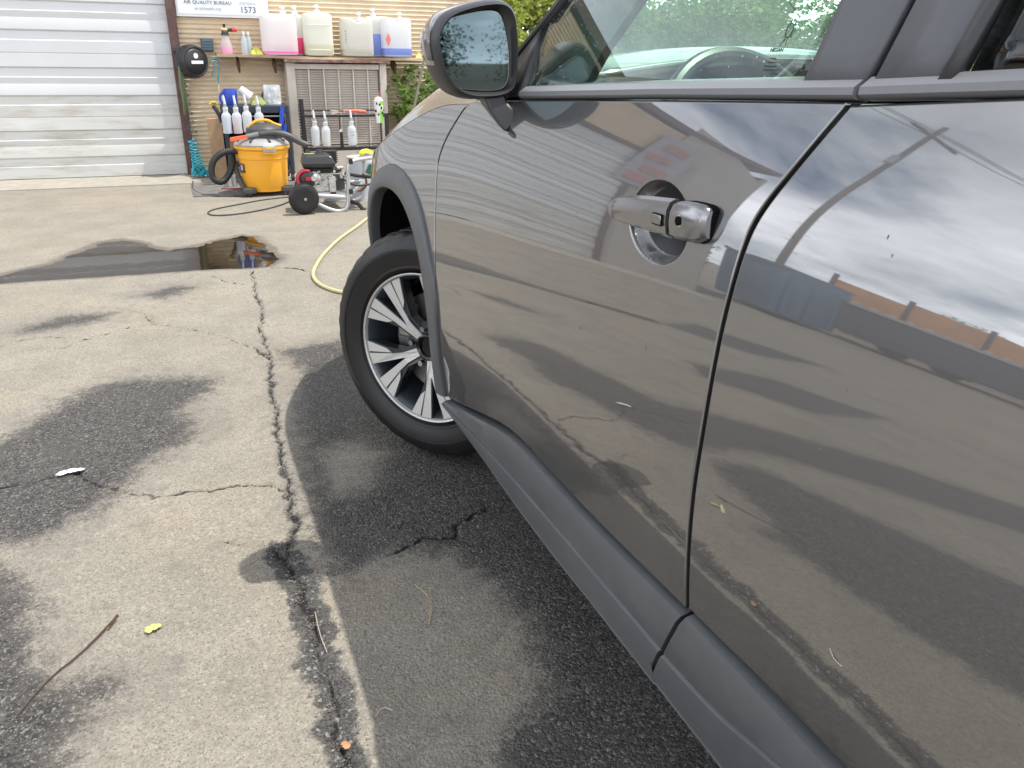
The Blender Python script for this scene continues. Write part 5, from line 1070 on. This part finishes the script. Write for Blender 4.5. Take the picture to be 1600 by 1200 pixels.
MB().loft([[(vx-.265+a, vy_-.13+b, .483+c) for b, c in ((-.02, -.018), (.02, -.018), (.02, .014), (-.02, .014))] for a in (0,)]+[[(vx-.12, vy_-.13+b, .503+c) for b, c in ((-.015, -.012), (.015, -.012), (.015, .016), (-.015, .016))]]).build('crevice_tool', pm('orange_tool', (.82, .14, .05), rough=.4), vc, False, bevel=.003)
for x, y in ((vx-.155, vy_-.16), (vx+.175, vy_-.12), (vx-.13, vy_+.17), (vx+.14, vy_+.17)):
    MB().box((x, y, .055), (.11, .09, .05)).build('castor_foot', MT['vd'], vc, False, bevel=.014); MB().cyl((x-.014, y-.02, .024), (x+.014, y-.02, .024), .024, n=16).build('castor', MT['rubber'], vc)
a = math.radians(-158); MB().box((vx+.2035*math.cos(a), vy_+.2035*math.sin(a), .237), (.006, .075, .075), Matrix.Rotation(a, 3, 'Z')).build('drum_label', pm('label_dark', (.10, .04, .02), rough=.5), vc, False); MB().box((vx+.208*math.cos(a), vy_+.208*math.sin(a), .24), (.004, .035, .045), Matrix.Rotation(a, 3, 'Z')).build('label_badge', pm('label_pale', (.45, .45, .6), rough=.5), vc, False)
# ------------------------------------------------------------------ pressure washer
MT['fr'] = pm('silver_frame_tube', (.46, .47, .48), rough=.28, metal=.45, coat=.3); MT['eng'] = pm('cast_aluminium', (.50, .49, .46), rough=.4, metal=.75, var=.2, vscale=30, bump=.4, bscale=90); MT['engb'] = pm('engine_black', (.03, .031, .033), rough=.38); MT['redp'] = pm('engine_red', (.50, .015, .04), rough=.35)
pw = root('pressure_washer', 'petrol pressure washer on a silver tube frame with black air tyre', 'pressure washer', (1.08, 6.6, 0))
def pwheel(x, y):
    wr = sub('wheel', pw); axw = Vector((.18, -1, 0)).normalized(); c = Vector((x, y, .120))
    MB().lathe([(.060, -.038), (.085, -.041), (.104, -.036), (.116, -.020), (.120, 0), (.116, .020), (.104, .036), (.085, .041), (.060, .038)], c, 44, axw).build('tyre', MT['tyre'], wr); mb = MB(); mb.lathe([(.004, .022), (.03, .024), (.036, .014), (.058, .016), (.064, .035)], c, 30, axw); mb.build('rim', MT['engb'], wr); MB().cyl(c-axw*.03, c+axw*.040, .0135, .012, 14).build('axle_cap', MT['chrome'], wr); return wr
pwheel(.860, 6.42); pwheel(.98, 6.98)
MB().cyl((.86, 6.42, .12), (.98, 6.98, .12), .010).build('axle', MT['fr'], pw)
T = lambda P, nm='frame_tube', r=.0165: MB().tube(P, r, 12, smoothit=2).build(nm, MT['fr'], pw)
T([(.96, 6.47, .075), (1.06, 6.45, .02), (1.14, 6.45, .0), (1.20, 6.45, .03), (1.213, 6.45, .12), (1.217, 6.45, .22), (1.220, 6.45, .32), (1.232, 6.45, .375), (1.29, 6.47, .395), (1.40, 6.52, .40), (1.5, 6.56, .405)])
T([(1.10, 6.95, .02), (1.28, 6.9, .0), (1.38, 6.9, .015), (1.425, 6.9, .06), (1.435, 6.9, .18), (1.438, 6.9, .33), (1.44, 6.8, .40), (1.44, 6.6, .405)])
T([(.93, 6.47, .135), (1.05, 6.46, .125), (1.20, 6.46, .11)], r=.018); T([(1.20, 6.46, .115), (1.33, 6.65, .15), (1.43, 6.86, .175)], r=.016); T([(1.0, 6.9, .15), (1.2, 6.9, .16), (1.43, 6.9, .17)])
MB().box((1.08, 6.68, .145), (.30, .40, .014)).build('engine_plate', MT['fr'], pw, False)
MB().loft([[(.885, 6.50, .340), (1.125, 6.47, .340), (1.14, 6.68, .340), (.90, 6.70, .340)], [(.880, 6.49, .372), (1.135, 6.46, .372), (1.15, 6.69, .372), (.895, 6.71, .372)], [(.895, 6.50, .425), (1.105, 6.48, .428), (1.12, 6.67, .428), (.905, 6.70, .425)], [(.92, 6.53, .440), (1.07, 6.51, .443), (1.09, 6.65, .443), (.93, 6.67, .440)]]).build('fuel_tank', MT['engb'], pw, False, bevel=.012)
MB().loft([[(.905, 6.52, .295), (1.10, 6.50, .295), (1.12, 6.66, .295), (.92, 6.68, .295)], [(.89, 6.50, .336), (1.12, 6.475, .336), (1.14, 6.68, .336), (.90, 6.70, .336)]]).build('tank_skirt', MT['blackgl'], pw, False, bevel=.01)
MB().box((.945, 6.545, .4435), (.075, .03, .005)).build('warning_sticker', pm('sticker_olive', (.42, .42, .08), rough=.5), pw, False); MB().cyl((1.03, 6.58, .44), (1.03, 6.58, .468), .030, .026, 18).cyl((.95, 6.64, .44), (.95, 6.64, .462), .022, .018, 14).build('fuel_cap', MT['engb'], pw)
MB().lathe([(.0, -.04), (.070, -.04), (.076, -.02), (.076, .03), (.06, .042), (.03, .046)], (.905, 6.53, .255), 28, (-.3, -1, 0)).build('recoil_cover', MT['engb'], pw); MB().tube([Vector((.903, 6.49, .255))+.069*Vector((math.cos(t), -.1, math.sin(t))) for t in np.linspace(1.2, 4.2, 14)], .011, 8).box((.915, 6.475, .262), (.04, .02, .025)).build('red_shroud', MT['redp'], pw)
MB().lathe([(.0, -.05), (.044, -.05), (.050, -.03), (.050, .02), (.035, .03), (.02, .05)], (.965, 6.52, .262), 20, (-.2, -1, .05)).build('flywheel_housing', MT['eng'], pw)
mb = MB(); mb.box((1.02, 6.60, .235), (.19, .15, .17)); mb.box((1.10, 6.53, .20), (.05, .10, .14)); mb.cyl((1.06, 6.50, .205), (1.06, 6.60, .205), .045); mb.box((.99, 6.54, .185), (.09, .09, .05)); mb.box((1.075, 6.55, .175), (.045, .07, .08)); mb.box((1.06, 6.54, .262), (.10, .06, .04), Matrix.Rotation(.3, 3, 'Y')); mb.cyl((1.10, 6.52, .24), (1.10, 6.60, .24), .028); mb.cyl((1.0, 6.52, .19), (1.0, 6.60, .19), .030); mb.box((.985, 6.56, .30), (.03, .03, .06), Matrix.Rotation(.4, 3, 'Y')); mb.box((1.045, 6.55, .30), (.025, .03, .05), Matrix.Rotation(-.4, 3, 'Y'))
for k in range(5): mb.box((1.03, 6.525, .165+k*.022), (.10, .012, .006))
for k in range(14): rp = rng.random(3); mb.cyl((.97+.16*rp[0], 6.51+.03*rp[1], .16+.16*rp[2]), (.97+.16*rp[0]+.02, 6.50, .16+.16*rp[2]), .008+.008*rng.random())
mb.build('engine_block', MT['eng'], pw, sh=30, bevel=.002)
mb = MB(); 
for k in range(6): mb.box((1.115, 6.68, .365+k*.016), (.13, .10, .007))
mb.box((1.115, 6.68, .40), (.11, .08, .10)); mb.build('muffler', MT['engb'], pw, False)
MB().box((1.165, 6.60, .215), (.085, .12, .105)).cyl((1.13, 6.62, .30), (1.20, 6.62, .31), .026).build('pump', MT['vd'], pw, False, bevel=.006); MB().cyl((1.145, 6.53, .33), (1.20, 6.56, .33), .012).cyl((1.18, 6.53, .25), (1.18, 6.53, .30), .014).build('pump_fitting', MT['eng'], pw)
MB().tube([(1.19, 6.52, .245), (1.25, 6.46, .205), (1.33, 6.46, .195), (1.42, 6.5, .20), (1.50, 6.5, .21)], .0085, 8, smoothit=2).build('lance_hose', MT['rubber'], pw); MB().tube([(1.22, 6.6, .28), (1.32, 6.58, .255), (1.40, 6.55, .25), (1.50, 6.5, .24)], .013, 8, smoothit=2).build('trigger_lance', MT['rubber'], pw)
MB().tube([(1.37, 6.6, .27), (1.40, 6.6, .21), (1.38, 6.6, .15), (1.32, 6.6, .13)], .009, 8, smoothit=2).build('red_hose', pm('maroon_hose', (.16, .04, .03), rough=.5), pw); MB().tube([(1.22, 6.55, .07), (1.30, 6.5, .05), (1.33, 6.48, .0), (1.35, 6.48, -.0)], .016, 8, smoothit=2).build('rubber_foot', MT['rubber'], pw)
for z in (.40, .17): MB().box((1.245 if z > .3 else 1.232, 6.435, z-.012), (.03, .03, .04)).build('rubber_grip', MT['rubber'], pw, False, bevel=.005)
# bucket + sponge
bk = root('white_bucket', 'white plastic bucket standing behind the pressure washer frame', 'bucket', (1.44, 6.97, 0))
MB().lathe([(.095, .0), (.118, .30), (.125, .31), (.125, .345), (.116, .35), (.10, .34)], (1.445, 7.0, 0), 30).build('bucket_body', pm('white_bucket_plastic', (.66, .69, .72), rough=.4), bk); MB().lathe([(.120, 0), (.127, .004), (.127, .016), (.115, .020), (.02, .022)], (1.445, 7.0, .345), 30).build('bucket_lid', pm('lid_beige', (.52, .50, .46), rough=.5), bk)
MB().box((1.50, 6.88, .26), (.07, .005, .08), Matrix.Rotation(.5, 3, 'Y')).build('bucket_label', pm('dark_green_print', (.01, .12, .07), rough=.5), bk, False)
mb = MB(); rs = np.random.default_rng(5)
for _ in range(240): v = rs.normal(size=3); v /= np.linalg.norm(v); mb.sph((1.475+.052*v[0], 6.93+.045*v[1], .392+.030*v[2]), .009, 6, 4)
o = mb.build('wash_sponge', pm('lime_yellow_chenille', (.72, .78, .08), rough=.9)); tag(o, 'lime yellow noodle wash mitt resting on the bucket lid', 'wash mitt')
# ------------------------------------------------------------------ hoses and cords on the ground
o = MB().tube([(2.2, 7.6, .02), (1.7, 6.9, .015), (1.328, 6.18, .012), (1.145, 5.783, .012), (.932, 5.387, .012), (.751, 4.949, .012), (.651, 4.638, .012), (.600, 4.418, .012), (.615, 4.20, .012), (.70, 4.02, .012), (.95, 3.85, .012), (1.5, 3.7, .012)], .0095, 10, smoothit=3).build('garden_hose', MT['yhose']); tag(o, 'yellow hose curving over the ground to the front wheel', 'hose')
MT['cordm'] = pm('grey_black_cord', (.05, .05, .048), rough=.6)
o = MB().tube([(.10, 8.5, .01), (.073, 7.925, .006), (.16, 7.62, .006), (.25, 7.50, .006), (.466, 7.42, .006), (.60, 7.50, .006), (.75, 7.446, .006)], .0055, 6, smoothit=3).build('power_cord', MT['cordm']); tag(o, 'dark cord trailing from the door frame to the vacuum', 'cord')
o = MB().tube([(.92, 7.25, .006), (.838, 7.058, .006), (.674, 6.779, .006), (.408, 6.561, .006), (.20, 6.52, .006), (.14, 6.66, .006), (.201, 6.836, .006), (.395, 7.0, .006), (.62, 7.2, .006), (.9, 7.3, .006)], .0055, 6, smoothit=3).build('power_cord', MT['cordm']); tag(o, 'dark cord lying in a long loop in front of the vacuum', 'cord')
o = MB().tube([(.33, 7.9, .012), (.5, 7.8, .012), (.62, 8.0, .012)], .010, 8, smoothit=2).build('red_air_hose', pm('dull_red_hose', (.22, .05, .05), rough=.5)); tag(o, 'short dull red hose on the ground behind the vacuum', 'hose')
mat_ = MB().box((.55, 7.95, .004), (.95, .85, .008)).build('rubber_mat', pm('grey_mat', (.16, .15, .14), rough=.85, var=.3, vscale=10)); tag(mat_, 'grey rubber mat on the ground under the cart', 'mat')
# ------------------------------------------------------------------ litter
def leafm(name, c, L_, W_, ang, col, label, cat='leaf', tilt=.1):
    V = []; Fc = []; n = 12
    for i in range(n+1):
        t = i/n; w_ = W_*math.sin(math.pi*min(1, t*1.0))**.6*(1-.25*t)*(1+.22*math.sin(t*17+L_*300)+.12*math.sin(t*41))+.0005; 
        for s_ in (-1, 0, 1): 
            x = (t-.5)*L_; y = s_*w_/2*(1+.15*math.sin(9*t)); V.append((c[0]+x*math.cos(ang)-y*math.sin(ang), c[1]+x*math.sin(ang)+y*math.cos(ang), .004+.10*W_*(s_ != 0)+tilt*W_*math.sin(3*t)**2))
    for i in range(n):
        for k in (0, 1): Fc.append((i*3+k, (i+1)*3+k, (i+1)*3+k+1, i*3+k+1))
    o = mk(name, V, Fc, pm(name+'_mat'+label[:6], col, rough=.6, var=.15, vscale=60)); solid(o, .0008); tag(o, label, cat); return o
leafm('fallen_leaf', (-.181, 1.561), .036, .026, .35, (.50, .56, .20), 'pale yellow green leaf lying alone on the dry concrete')
leafm('fallen_leaf', (.140, 1.101), .020, .016, 2.0, (.50, .25, .13), 'orange brown leaf fragment lying in the wide crack')
leafm('fallen_leaf', (-.270, 1.600), .010, .008, .8, (.70, .58, .20), 'tiny yellow leaf scrap touching the dark twig')
leafm('paper_scrap', (-.414, 2.393), .078, .030, .15, (.80, .84, .86), 'torn white paper scrap on the dark damp patch', 'paper scrap')
tw = MB().tube([(-.252, 1.625, .012), (-.285, 1.575, .008), (-.318, 1.527, .006), (-.362, 1.482, .005), (-.395, 1.425, .004), (-.412, 1.385, .003)], lambda t: .0020*(1-.7*t)+.0005, 6, smoothit=1).tube([(-.252, 1.625, .012), (-.268, 1.592, .008)], lambda t: .0036*(1-t*.7), 6).build('twig', pm('dark_twig', (.075, .035, .030), rough=.8)); tag(tw, 'thin dark red brown twig lying at the lower left', 'twig')
nd = [((.395, 1.475), (.372, 1.365)), ((.405, 1.470), (.374, 1.362))]
o = MB().tube([(.380, 1.512, .006), (.402, 1.44, .01), (.372, 1.365, .004)], .0008, 5, smoothit=2).tube([(.408, 1.487, .006), (.398, 1.42, .006), (.374, 1.366, .004)], .0008, 5, smoothit=2).build('pine_needles', pm('dry_needle', (.50, .38, .24), rough=.7)); tag(o, 'forked dry pine needle pair on the damp patch near the sill', 'pine needle')
o = MB().tube([(.205, 1.148, .004), (.222, 1.165, .007), (.238, 1.152, .004)], .0009, 5, smoothit=1).build('dry_stem', pm('dry_stem', (.55, .48, .36), rough=.7)); tag(o, 'short bent pale stem beside the lower end of the crack', 'stem')
o = MB().tube([(.150, 1.50, .0), (.147, 1.42, .002), (.152, 1.36, .0)], .0011, 5, smoothit=1).build('dry_stem', pm('dry_stem2', (.42, .36, .27), rough=.7)); tag(o, 'thin brown stem lying along inside the wide crack', 'stem')
# loose grit in and beside the crack, and scattered over the yard
def grit(name, P, smin, smax, seed, mat, par=None):
    rg_ = np.random.default_rng(seed); V = []; Fc = []
    for x, y in P:
        s_ = rg_.uniform(smin, smax)*rg_.uniform(.6, 1); q = Matrix.Rotation(rg_.uniform(0, 6.28), 3, 'Z') @ Matrix.Rotation(rg_.uniform(-.6, .6), 3, 'X'); n = len(V)
        for p in ((1, 0, 0), (.2, .9, .1), (-.9, .3, 0), (-.5, -.8, 0), (.5, -.7, .1), (.1, .05, .7), (0, 0, -.5)):
            v = q @ Vector((p[0]*rg_.uniform(.7, 1.1), p[1]*rg_.uniform(.6, 1), p[2])); V.append((x+v.x*s_, y+v.y*s_, max(-.004, .25*s_+v.z*s_)))
        Fc += [(n+a, n+(a+1) % 5, n+5) for a in range(5)]+[(n+(a+1) % 5, n+a, n+6) for a in range(5)]
    o = mk(name, V, Fc, mat, par, False); tag(o, kind='stuff'); return o
m, N, K = newmat('mixed_grit'); b = N['Principled BSDF']; b.inputs['Roughness'].default_value = .7; t = N.new('ShaderNodeTexCoord'); v_ = N.new('ShaderNodeTexVoronoi'); v_.inputs['Scale'].default_value = 120; K.new(t.outputs['Object'], v_.inputs['Vector']); sp = N.new('ShaderNodeSeparateColor'); K.new(v_.outputs['Color'], sp.inputs[0]); r = N.new('ShaderNodeValToRGB'); K.new(sp.outputs[0], r.inputs[0]); K.new(r.outputs[0], b.inputs['Base Color'])
r.color_ramp.elements[0].color = (.05, .048, .046, 1); r.color_ramp.elements[1].color = (.26, .24, .22, 1); e = r.color_ramp.elements.new(.6); e.color = (.09, .085, .08, 1)
Pc = []
lw = main2[2:-2]
for _ in range(650):
    i = rng.integers(0, len(lw)-1); t_ = rng.random(); a, b2 = lw[i], lw[i+1]; Pc.append((a[0]+(b2[0]-a[0])*t_+rng.normal(0, .018), a[1]+(b2[1]-a[1])*t_))
for _ in range(500):
    i = rng.integers(0, len(main)-1); t_ = rng.random(); a, b2 = main[i], main[i+1]; Pc.append((a[0]+(b2[0]-a[0])*t_+rng.normal(0, .008), a[1]+(b2[1]-a[1])*t_))
grit('crack_gravel', Pc, .0012, .0042, 3, m)
Pg = [(rng.uniform(-1.0, .75), rng.uniform(.85, 4.2)) for _ in range(700)]+[(rng.uniform(.2, 1.1), rng.uniform(.6, 3.0)) for _ in range(900)]
grit('loose_gravel', Pg, .0008, .0028, 8, m)
# ------------------------------------------------------------------ vegetation
def leafmat(name, c1, c2):
    m, N, K = newmat(name); b = N['Principled BSDF']; g = N.new('ShaderNodeNewGeometry'); r = N.new('ShaderNodeValToRGB'); r.color_ramp.elements[0].color = (*c1, 1); r.color_ramp.elements[1].color = (*c2, 1)
    K.new(g.outputs['Random Per Island'], r.inputs[0]); K.new(r.outputs[0], b.inputs['Base Color']); b.inputs['Roughness'].default_value = .45
    t = N.new('ShaderNodeBsdfTranslucent'); K.new(r.outputs[0], t.inputs[0]); mxn = N.new('ShaderNodeMixShader'); mxn.inputs[0].default_value = .45; K.new(b.outputs[0], mxn.inputs[1]); K.new(t.outputs[0], mxn.inputs[2]); K.new(mxn.outputs[0], N['Material Output'].inputs[0]); return m
LM = [leafmat('foliage_green', (.09, .16, .04), (.27, .38, .10)), leafmat('foliage_yellow', (.16, .23, .04), (.48, .52, .12)), leafmat('foliage_dark', (.025, .055, .018), (.09, .14, .035))]
BARK = pm('bark', (.13, .10, .075), rough=.9, var=.35, vscale=14, bump=.8, bscale=30)
def leaves(C_, L_, W_, rg_, name, mat, parent, orient=None):
    n = len(C_); a = rg_.normal(size=(n, 3)); a /= np.linalg.norm(a, axis=1, keepdims=True); a[:, 2] *= .6; b = rg_.normal(size=(n, 3)); b = b-(b*a).sum(1, keepdims=True)*a/(a*a).sum(1, keepdims=True); b /= np.linalg.norm(b, axis=1, keepdims=True)
    sc = rg_.uniform(.6, 1.25, (n, 1)); l_ = a*L_*sc; w_ = b*W_*sc; nn_ = np.cross(a, b)*W_*.25
    V = np.stack([C_-l_*.5, C_+w_*.5+nn_, C_+l_*.5, C_-w_*.5+nn_], 1).reshape(-1, 3)-np.array(org(parent)); me_ = bpy.data.meshes.new(name); me_.vertices.add(len(V)); me_.vertices.foreach_set('co', V.astype(np.float32).ravel())
    F_ = np.arange(4*n, dtype=np.int32); me_.loops.add(4*n); me_.loops.foreach_set('vertex_index', F_); me_.polygons.add(n); me_.polygons.foreach_set('loop_start', np.arange(0, 4*n, 4, dtype=np.int32)); me_.update(calc_edges=True); me_.materials.append(mat)
    o = bpy.data.objects.new(name, me_); COL.objects.link(o); o.parent = parent; ORG[o.name] = org(parent); return o
def tree(x, y, h, rad, n, lm, seed, label, low=.15, L_=.10, name='tree', z0=0, cat='tree', group='trees around the yard'):
    rg_ = np.random.default_rng(seed); r = root(name, label, cat, (x, y, z0), group); mb = MB(); tips = []
    mb.tube([(x, y, z0-.1), (x+.06*h*rg_.normal()*.3, y, z0+h*.25), (x+.1*rg_.normal(), y+.1*rg_.normal(), z0+h*.62)], lambda t: rad*.07*(1-.6*t)+.01, 8, smoothit=1)
    for k in range(11):
        a = k*2.4+rg_.uniform(0, .6); zb = z0+h*rg_.uniform(.08+low*.6, .55); e = Vector((x+rad*.8*math.cos(a)*rg_.uniform(.5, 1), y+rad*.8*math.sin(a)*rg_.uniform(.5, 1), zb+h*rg_.uniform(.12, .42))); m_ = Vector((x, y, zb)).lerp(e, .5)+Vector((0, 0, .06*h))
        mb.tube([(x, y, zb), m_, e], lambda t: rad*.03*(1-.75*t)+.004, 6, smoothit=1); tips += [e, m_, m_.lerp(e, .5)]
    mb.build('trunk', BARK, r)
    cl_ = []
    for k in range(46):
        th = rg_.uniform(0, 6.283); ph = rg_.uniform(-1, 1); rr3 = rad*rg_.uniform(.45, 1.0)*math.sqrt(1-ph*ph*.8); cl_.append((x+rr3*math.cos(th), y+rr3*math.sin(th), z0+h*(low+(1-low)*(.5+.5*ph)), rad*rg_.uniform(.16, .34)))
    cl_ += [(t.x, t.y, t.z, rad*.25) for t in tips]; cl_ = np.array(cl_); i = rg_.integers(0, len(cl_), n); d = rg_.normal(size=(n, 3)); d /= np.linalg.norm(d, axis=1, keepdims=True); d *= rg_.uniform(.3, 1, (n, 1))**.5
    P_ = cl_[i, :3]+d*cl_[i, 3:4]*np.array([1, 1, .75]); P_[:, 2] = np.maximum(P_[:, 2], z0+.05)
    leaves(P_, L_, L_*.5, rg_, 'crown', lm, r); return r
tree(5.0, 10.9, 3.4, 1.5, 16000, LM[1], 1, 'yellow green tree just right of the corrugated building, above the car mirror', .02, .11)
tree(7.2, 11.6, 3.0, 1.7, 14000, LM[0], 2, 'bushy green tree seen through the front of the driver window', .02, .11)
tree(9.3, 11.3, 2.25, 1.6, 12000, LM[0], 3, 'low tree under the patch of blue sky seen through the driver window', .02, .11)
tree(11.3, 9.9, 3.6, 1.8, 14000, LM[1], 4, 'taller tree seen through the rear half of the driver window', .02, .12)
tree(12.0, 7.2, 3.2, 1.9, 12000, LM[0], 5, 'broad green tree to the right of the car behind the window pillar', .02, .12)
tree(6.2, 13.6, 2.6, 2.0, 9000, LM[2], 6, 'dark shrubby tree filling the gap behind the yellow green one', .02, .13)
tree(9.8, 14.2, 2.2, 2.2, 9000, LM[2], 7, 'dark shrubby tree far behind the low tree', .02, .14)
tree(3.62, 9.2, 1.75, .55, 5000, LM[1], 8, 'shrub with yellow leaves growing at the corner of the building', .05, .09, 'shrub', cat='shrub', group='shrubs by the building')
tree(2.52, 8.80, 1.02, .36, 900, LM[0], 9, 'leafy green bush growing beside the cooler under the shelf', .10, .11, 'shrub', cat='shrub', group='shrubs by the building')
tree(2.90, 8.72, .95, .34, 900, LM[2], 10, 'darker bush between the leaning pole and the bonnet', .05, .11, 'shrub', cat='shrub', group='shrubs by the building')
o = MB().cyl((2.10, 8.30, .0), (2.42, 8.32, 1.18), .016, .013, 10).build('leaning_pole', pm('grey_green_pole', (.20, .19, .13), rough=.7)); tag(o, 'thin grey green pole leaning right of the cooler against the shelf end', 'pole')
# rank behind the camera and to the left, far trees
for i, (x, y, h, rd_, lb) in enumerate(((-28, 20, 3.5, 3, 'distant tree beyond the orange fence, seen in the paint'), (-30, 4, 6, 4.5, 'distant tree west of the yard beside the pole'), (-19, 30, 3.0, 3, 'distant tree behind the blue container'), (-9, -44, 3.2, 6, 'far tree behind the viewer, left of the rear lot'), (4, -48, 2.9, 7, 'far tree behind the viewer, middle of the rear lot'), (19, -42, 3.3, 7, 'far tree behind the viewer, right of the rear lot'), (36, -24, 4, 5, 'far tree to the right rear of the car'))):
    tree(x, y, h, rd_, 9000, LM[2] if i % 2 else LM[0], 20+i, lb, .02, .24)
# ------------------------------------------------------------------ things left of the yard, mirrored by the doors
o = root('waste_container', 'blue steel waste container standing left beyond the building', 'container', (-8.3, 9.6, 0)); MT['bluec'] = pm('container_blue', (.09, .17, .26), rough=.5, var=.15, vscale=3)
MB().box((-8.3, 10.0, .85), (1.5, 1.4, 1.5), taper=1.06).build('container_body', MT['bluec'], o, False, bevel=.02); MB().box((-8.3, 10.0, 1.64), (1.66, 1.52, .07)).build('container_rim', MT['bluec'], o, False); MB().box((-8.3, 9.24, .8), (.06, .06, 1.3)).box((-7.75, 9.24, .8), (.06, .06, 1.3)).box((-8.85, 9.24, .8), (.06, .06, 1.3)).build('container_rib', MT['bluec'], o, False)
tr_ = root('flatbed_trailer', 'long dark grey flatbed trailer parked left of the yard', 'trailer', (-11.2, 7.6, 0)); dirv = Vector((-4.3, -3.6, 0)).normalized(); qa = Matrix.Rotation(math.atan2(dirv.y, dirv.x), 3, 'Z')
MT['trl'] = pm('trailer_slate', (.07, .07, .08), rough=.6); cT = Vector((-11.3, 7.8, 0))
MB().box(cT+Vector((0, 0, .75)), (5.2, .9, 1.0), qa).build('trailer_side', MT['trl'], tr_, False, bevel=.02); MB().box(cT+Vector((0, 0, 1.30)), (5.4, 1.6, .10), qa).build('trailer_deck', pm('deck_grey', (.32, .32, .32), rough=.6), tr_, False)
mb = MB()
for k in range(16): mb.box(cT+qa @ Vector((-2.4+k*.32, -.75, 1.40)), (.10, .10, .12), qa)
mb.build('deck_cleats', pm('cleat_pale', (.5, .48, .44), rough=.6), tr_, False)
for k in (-1.6, -.7, 1.5): MB().cyl(cT+qa @ Vector((k, -.5, .28)), cT+qa @ Vector((k, -.25, .28)), .28, n=20).build('trailer_wheel', MT['tyre'], tr_)
fn = root('orange_fence', 'orange mesh barrier fence beyond the trailer', 'fence', (-14, 9.4, 0)); MT['orf'] = pm('orange_mesh', (.62, .27, .07), rough=.7, var=.2, vscale=2)
F0 = Vector((-11.4, 12.0, 0)); F1 = Vector((-17.5, 5.2, 0))
for k in range(7): p = F0.lerp(F1, k/6); MB().box(p+Vector((0, 0, 1.2)), (.09, .09, 2.4)).build('fence_post', MT['brown'], fn, False)
for k in range(6): 
    a = F0.lerp(F1, k/6); b_ = F0.lerp(F1, (k+1)/6); mk('fence_panel', [a+Vector((0, 0, .1)), b_+Vector((0, 0, .1)), b_+Vector((0, 0, 2.15+.1*math.sin(k*2))), a+Vector((0, 0, 2.2+.12*math.sin(k)))], [(0, 1, 2, 3)], MT['orf'], fn, False)
for j, (px_, py_, lb) in enumerate(((-12.5, 5.1, 'stack of white wrapped pallets nearest the trailer'), (-13.7, 4.1, 'second stack of white wrapped pallets left of the trailer'))):
    ps = root('pallet_stack', lb, 'pallets', (px_, py_, 0), 'pallet stacks left of the yard'); mb = MB()
    for k in range(7):
        for q_ in range(3): mb.box((px_+.03*math.sin(k*5), py_, .07+k*.19+q_*.035), (1.1, 1.0, .022)) if q_ != 1 else mb.box((px_, py_-.4, .07+k*.19+.035), (1.1, .1, .05)).box((px_, py_+.4, .07+k*.19+.035), (1.1, .1, .05))
    mb.build('pallet_boards', pm('grey_pallet', (.45, .43, .40), rough=.8, var=.3, vscale=6), ps, False)
up_ = root('utility_pole', 'tall wooden utility pole with crossarm and wires, mirrored in the rear window', 'utility pole', (-13.2, 15.6, 0)); MT['polew'] = pm('pole_wood', (.13, .085, .055), rough=.9, var=.35, vscale=10, bump=.6, bscale=40, stretch=(8, 8, 1)); px_, py_ = -13.2, 15.6
MB().cyl((px_, py_, 0), (px_, py_, 12.5), .13, .09, 18).build('pole_shaft', MT['polew'], up_); MB().box((px_, py_-.15, 11.7), (2.3, .09, .10)).build('crossarm', MT['polew'], up_, False)
for k in range(12): MB().cyl((px_+.18*(1 if k % 2 else -1), py_, 3+k*.5), (px_+.36*(1 if k % 2 else -1), py_, 3+k*.5), .012).build('step_bolt', MT['steel'], up_)
for dx in (-1.1, -.5, .5, 1.1): MB().cyl((px_+dx, py_-.15, 11.77), (px_+dx, py_-.15, 11.95), .04, .03, 10).build('insulator', MT['cap'], up_)
MB().tube([(px_+.3, py_-.2, 9.6), (px_+.3, py_-.2, 10.1)], .12, 14).build('transformer', pm('transformer_grey', (.30, .31, .32), rough=.5), up_)
for dx in (-1.1, .5, 1.1): MB().tube([(px_+dx-30, py_-10, 11.9), (px_+dx-15, py_-5, 11.0), (px_+dx, py_-.15, 11.95), (px_+dx+14, py_+3, 11.1), (px_+dx+30, py_+8, 12)], .018, 5, smoothit=2).build('wire', MT['rubber'], up_)
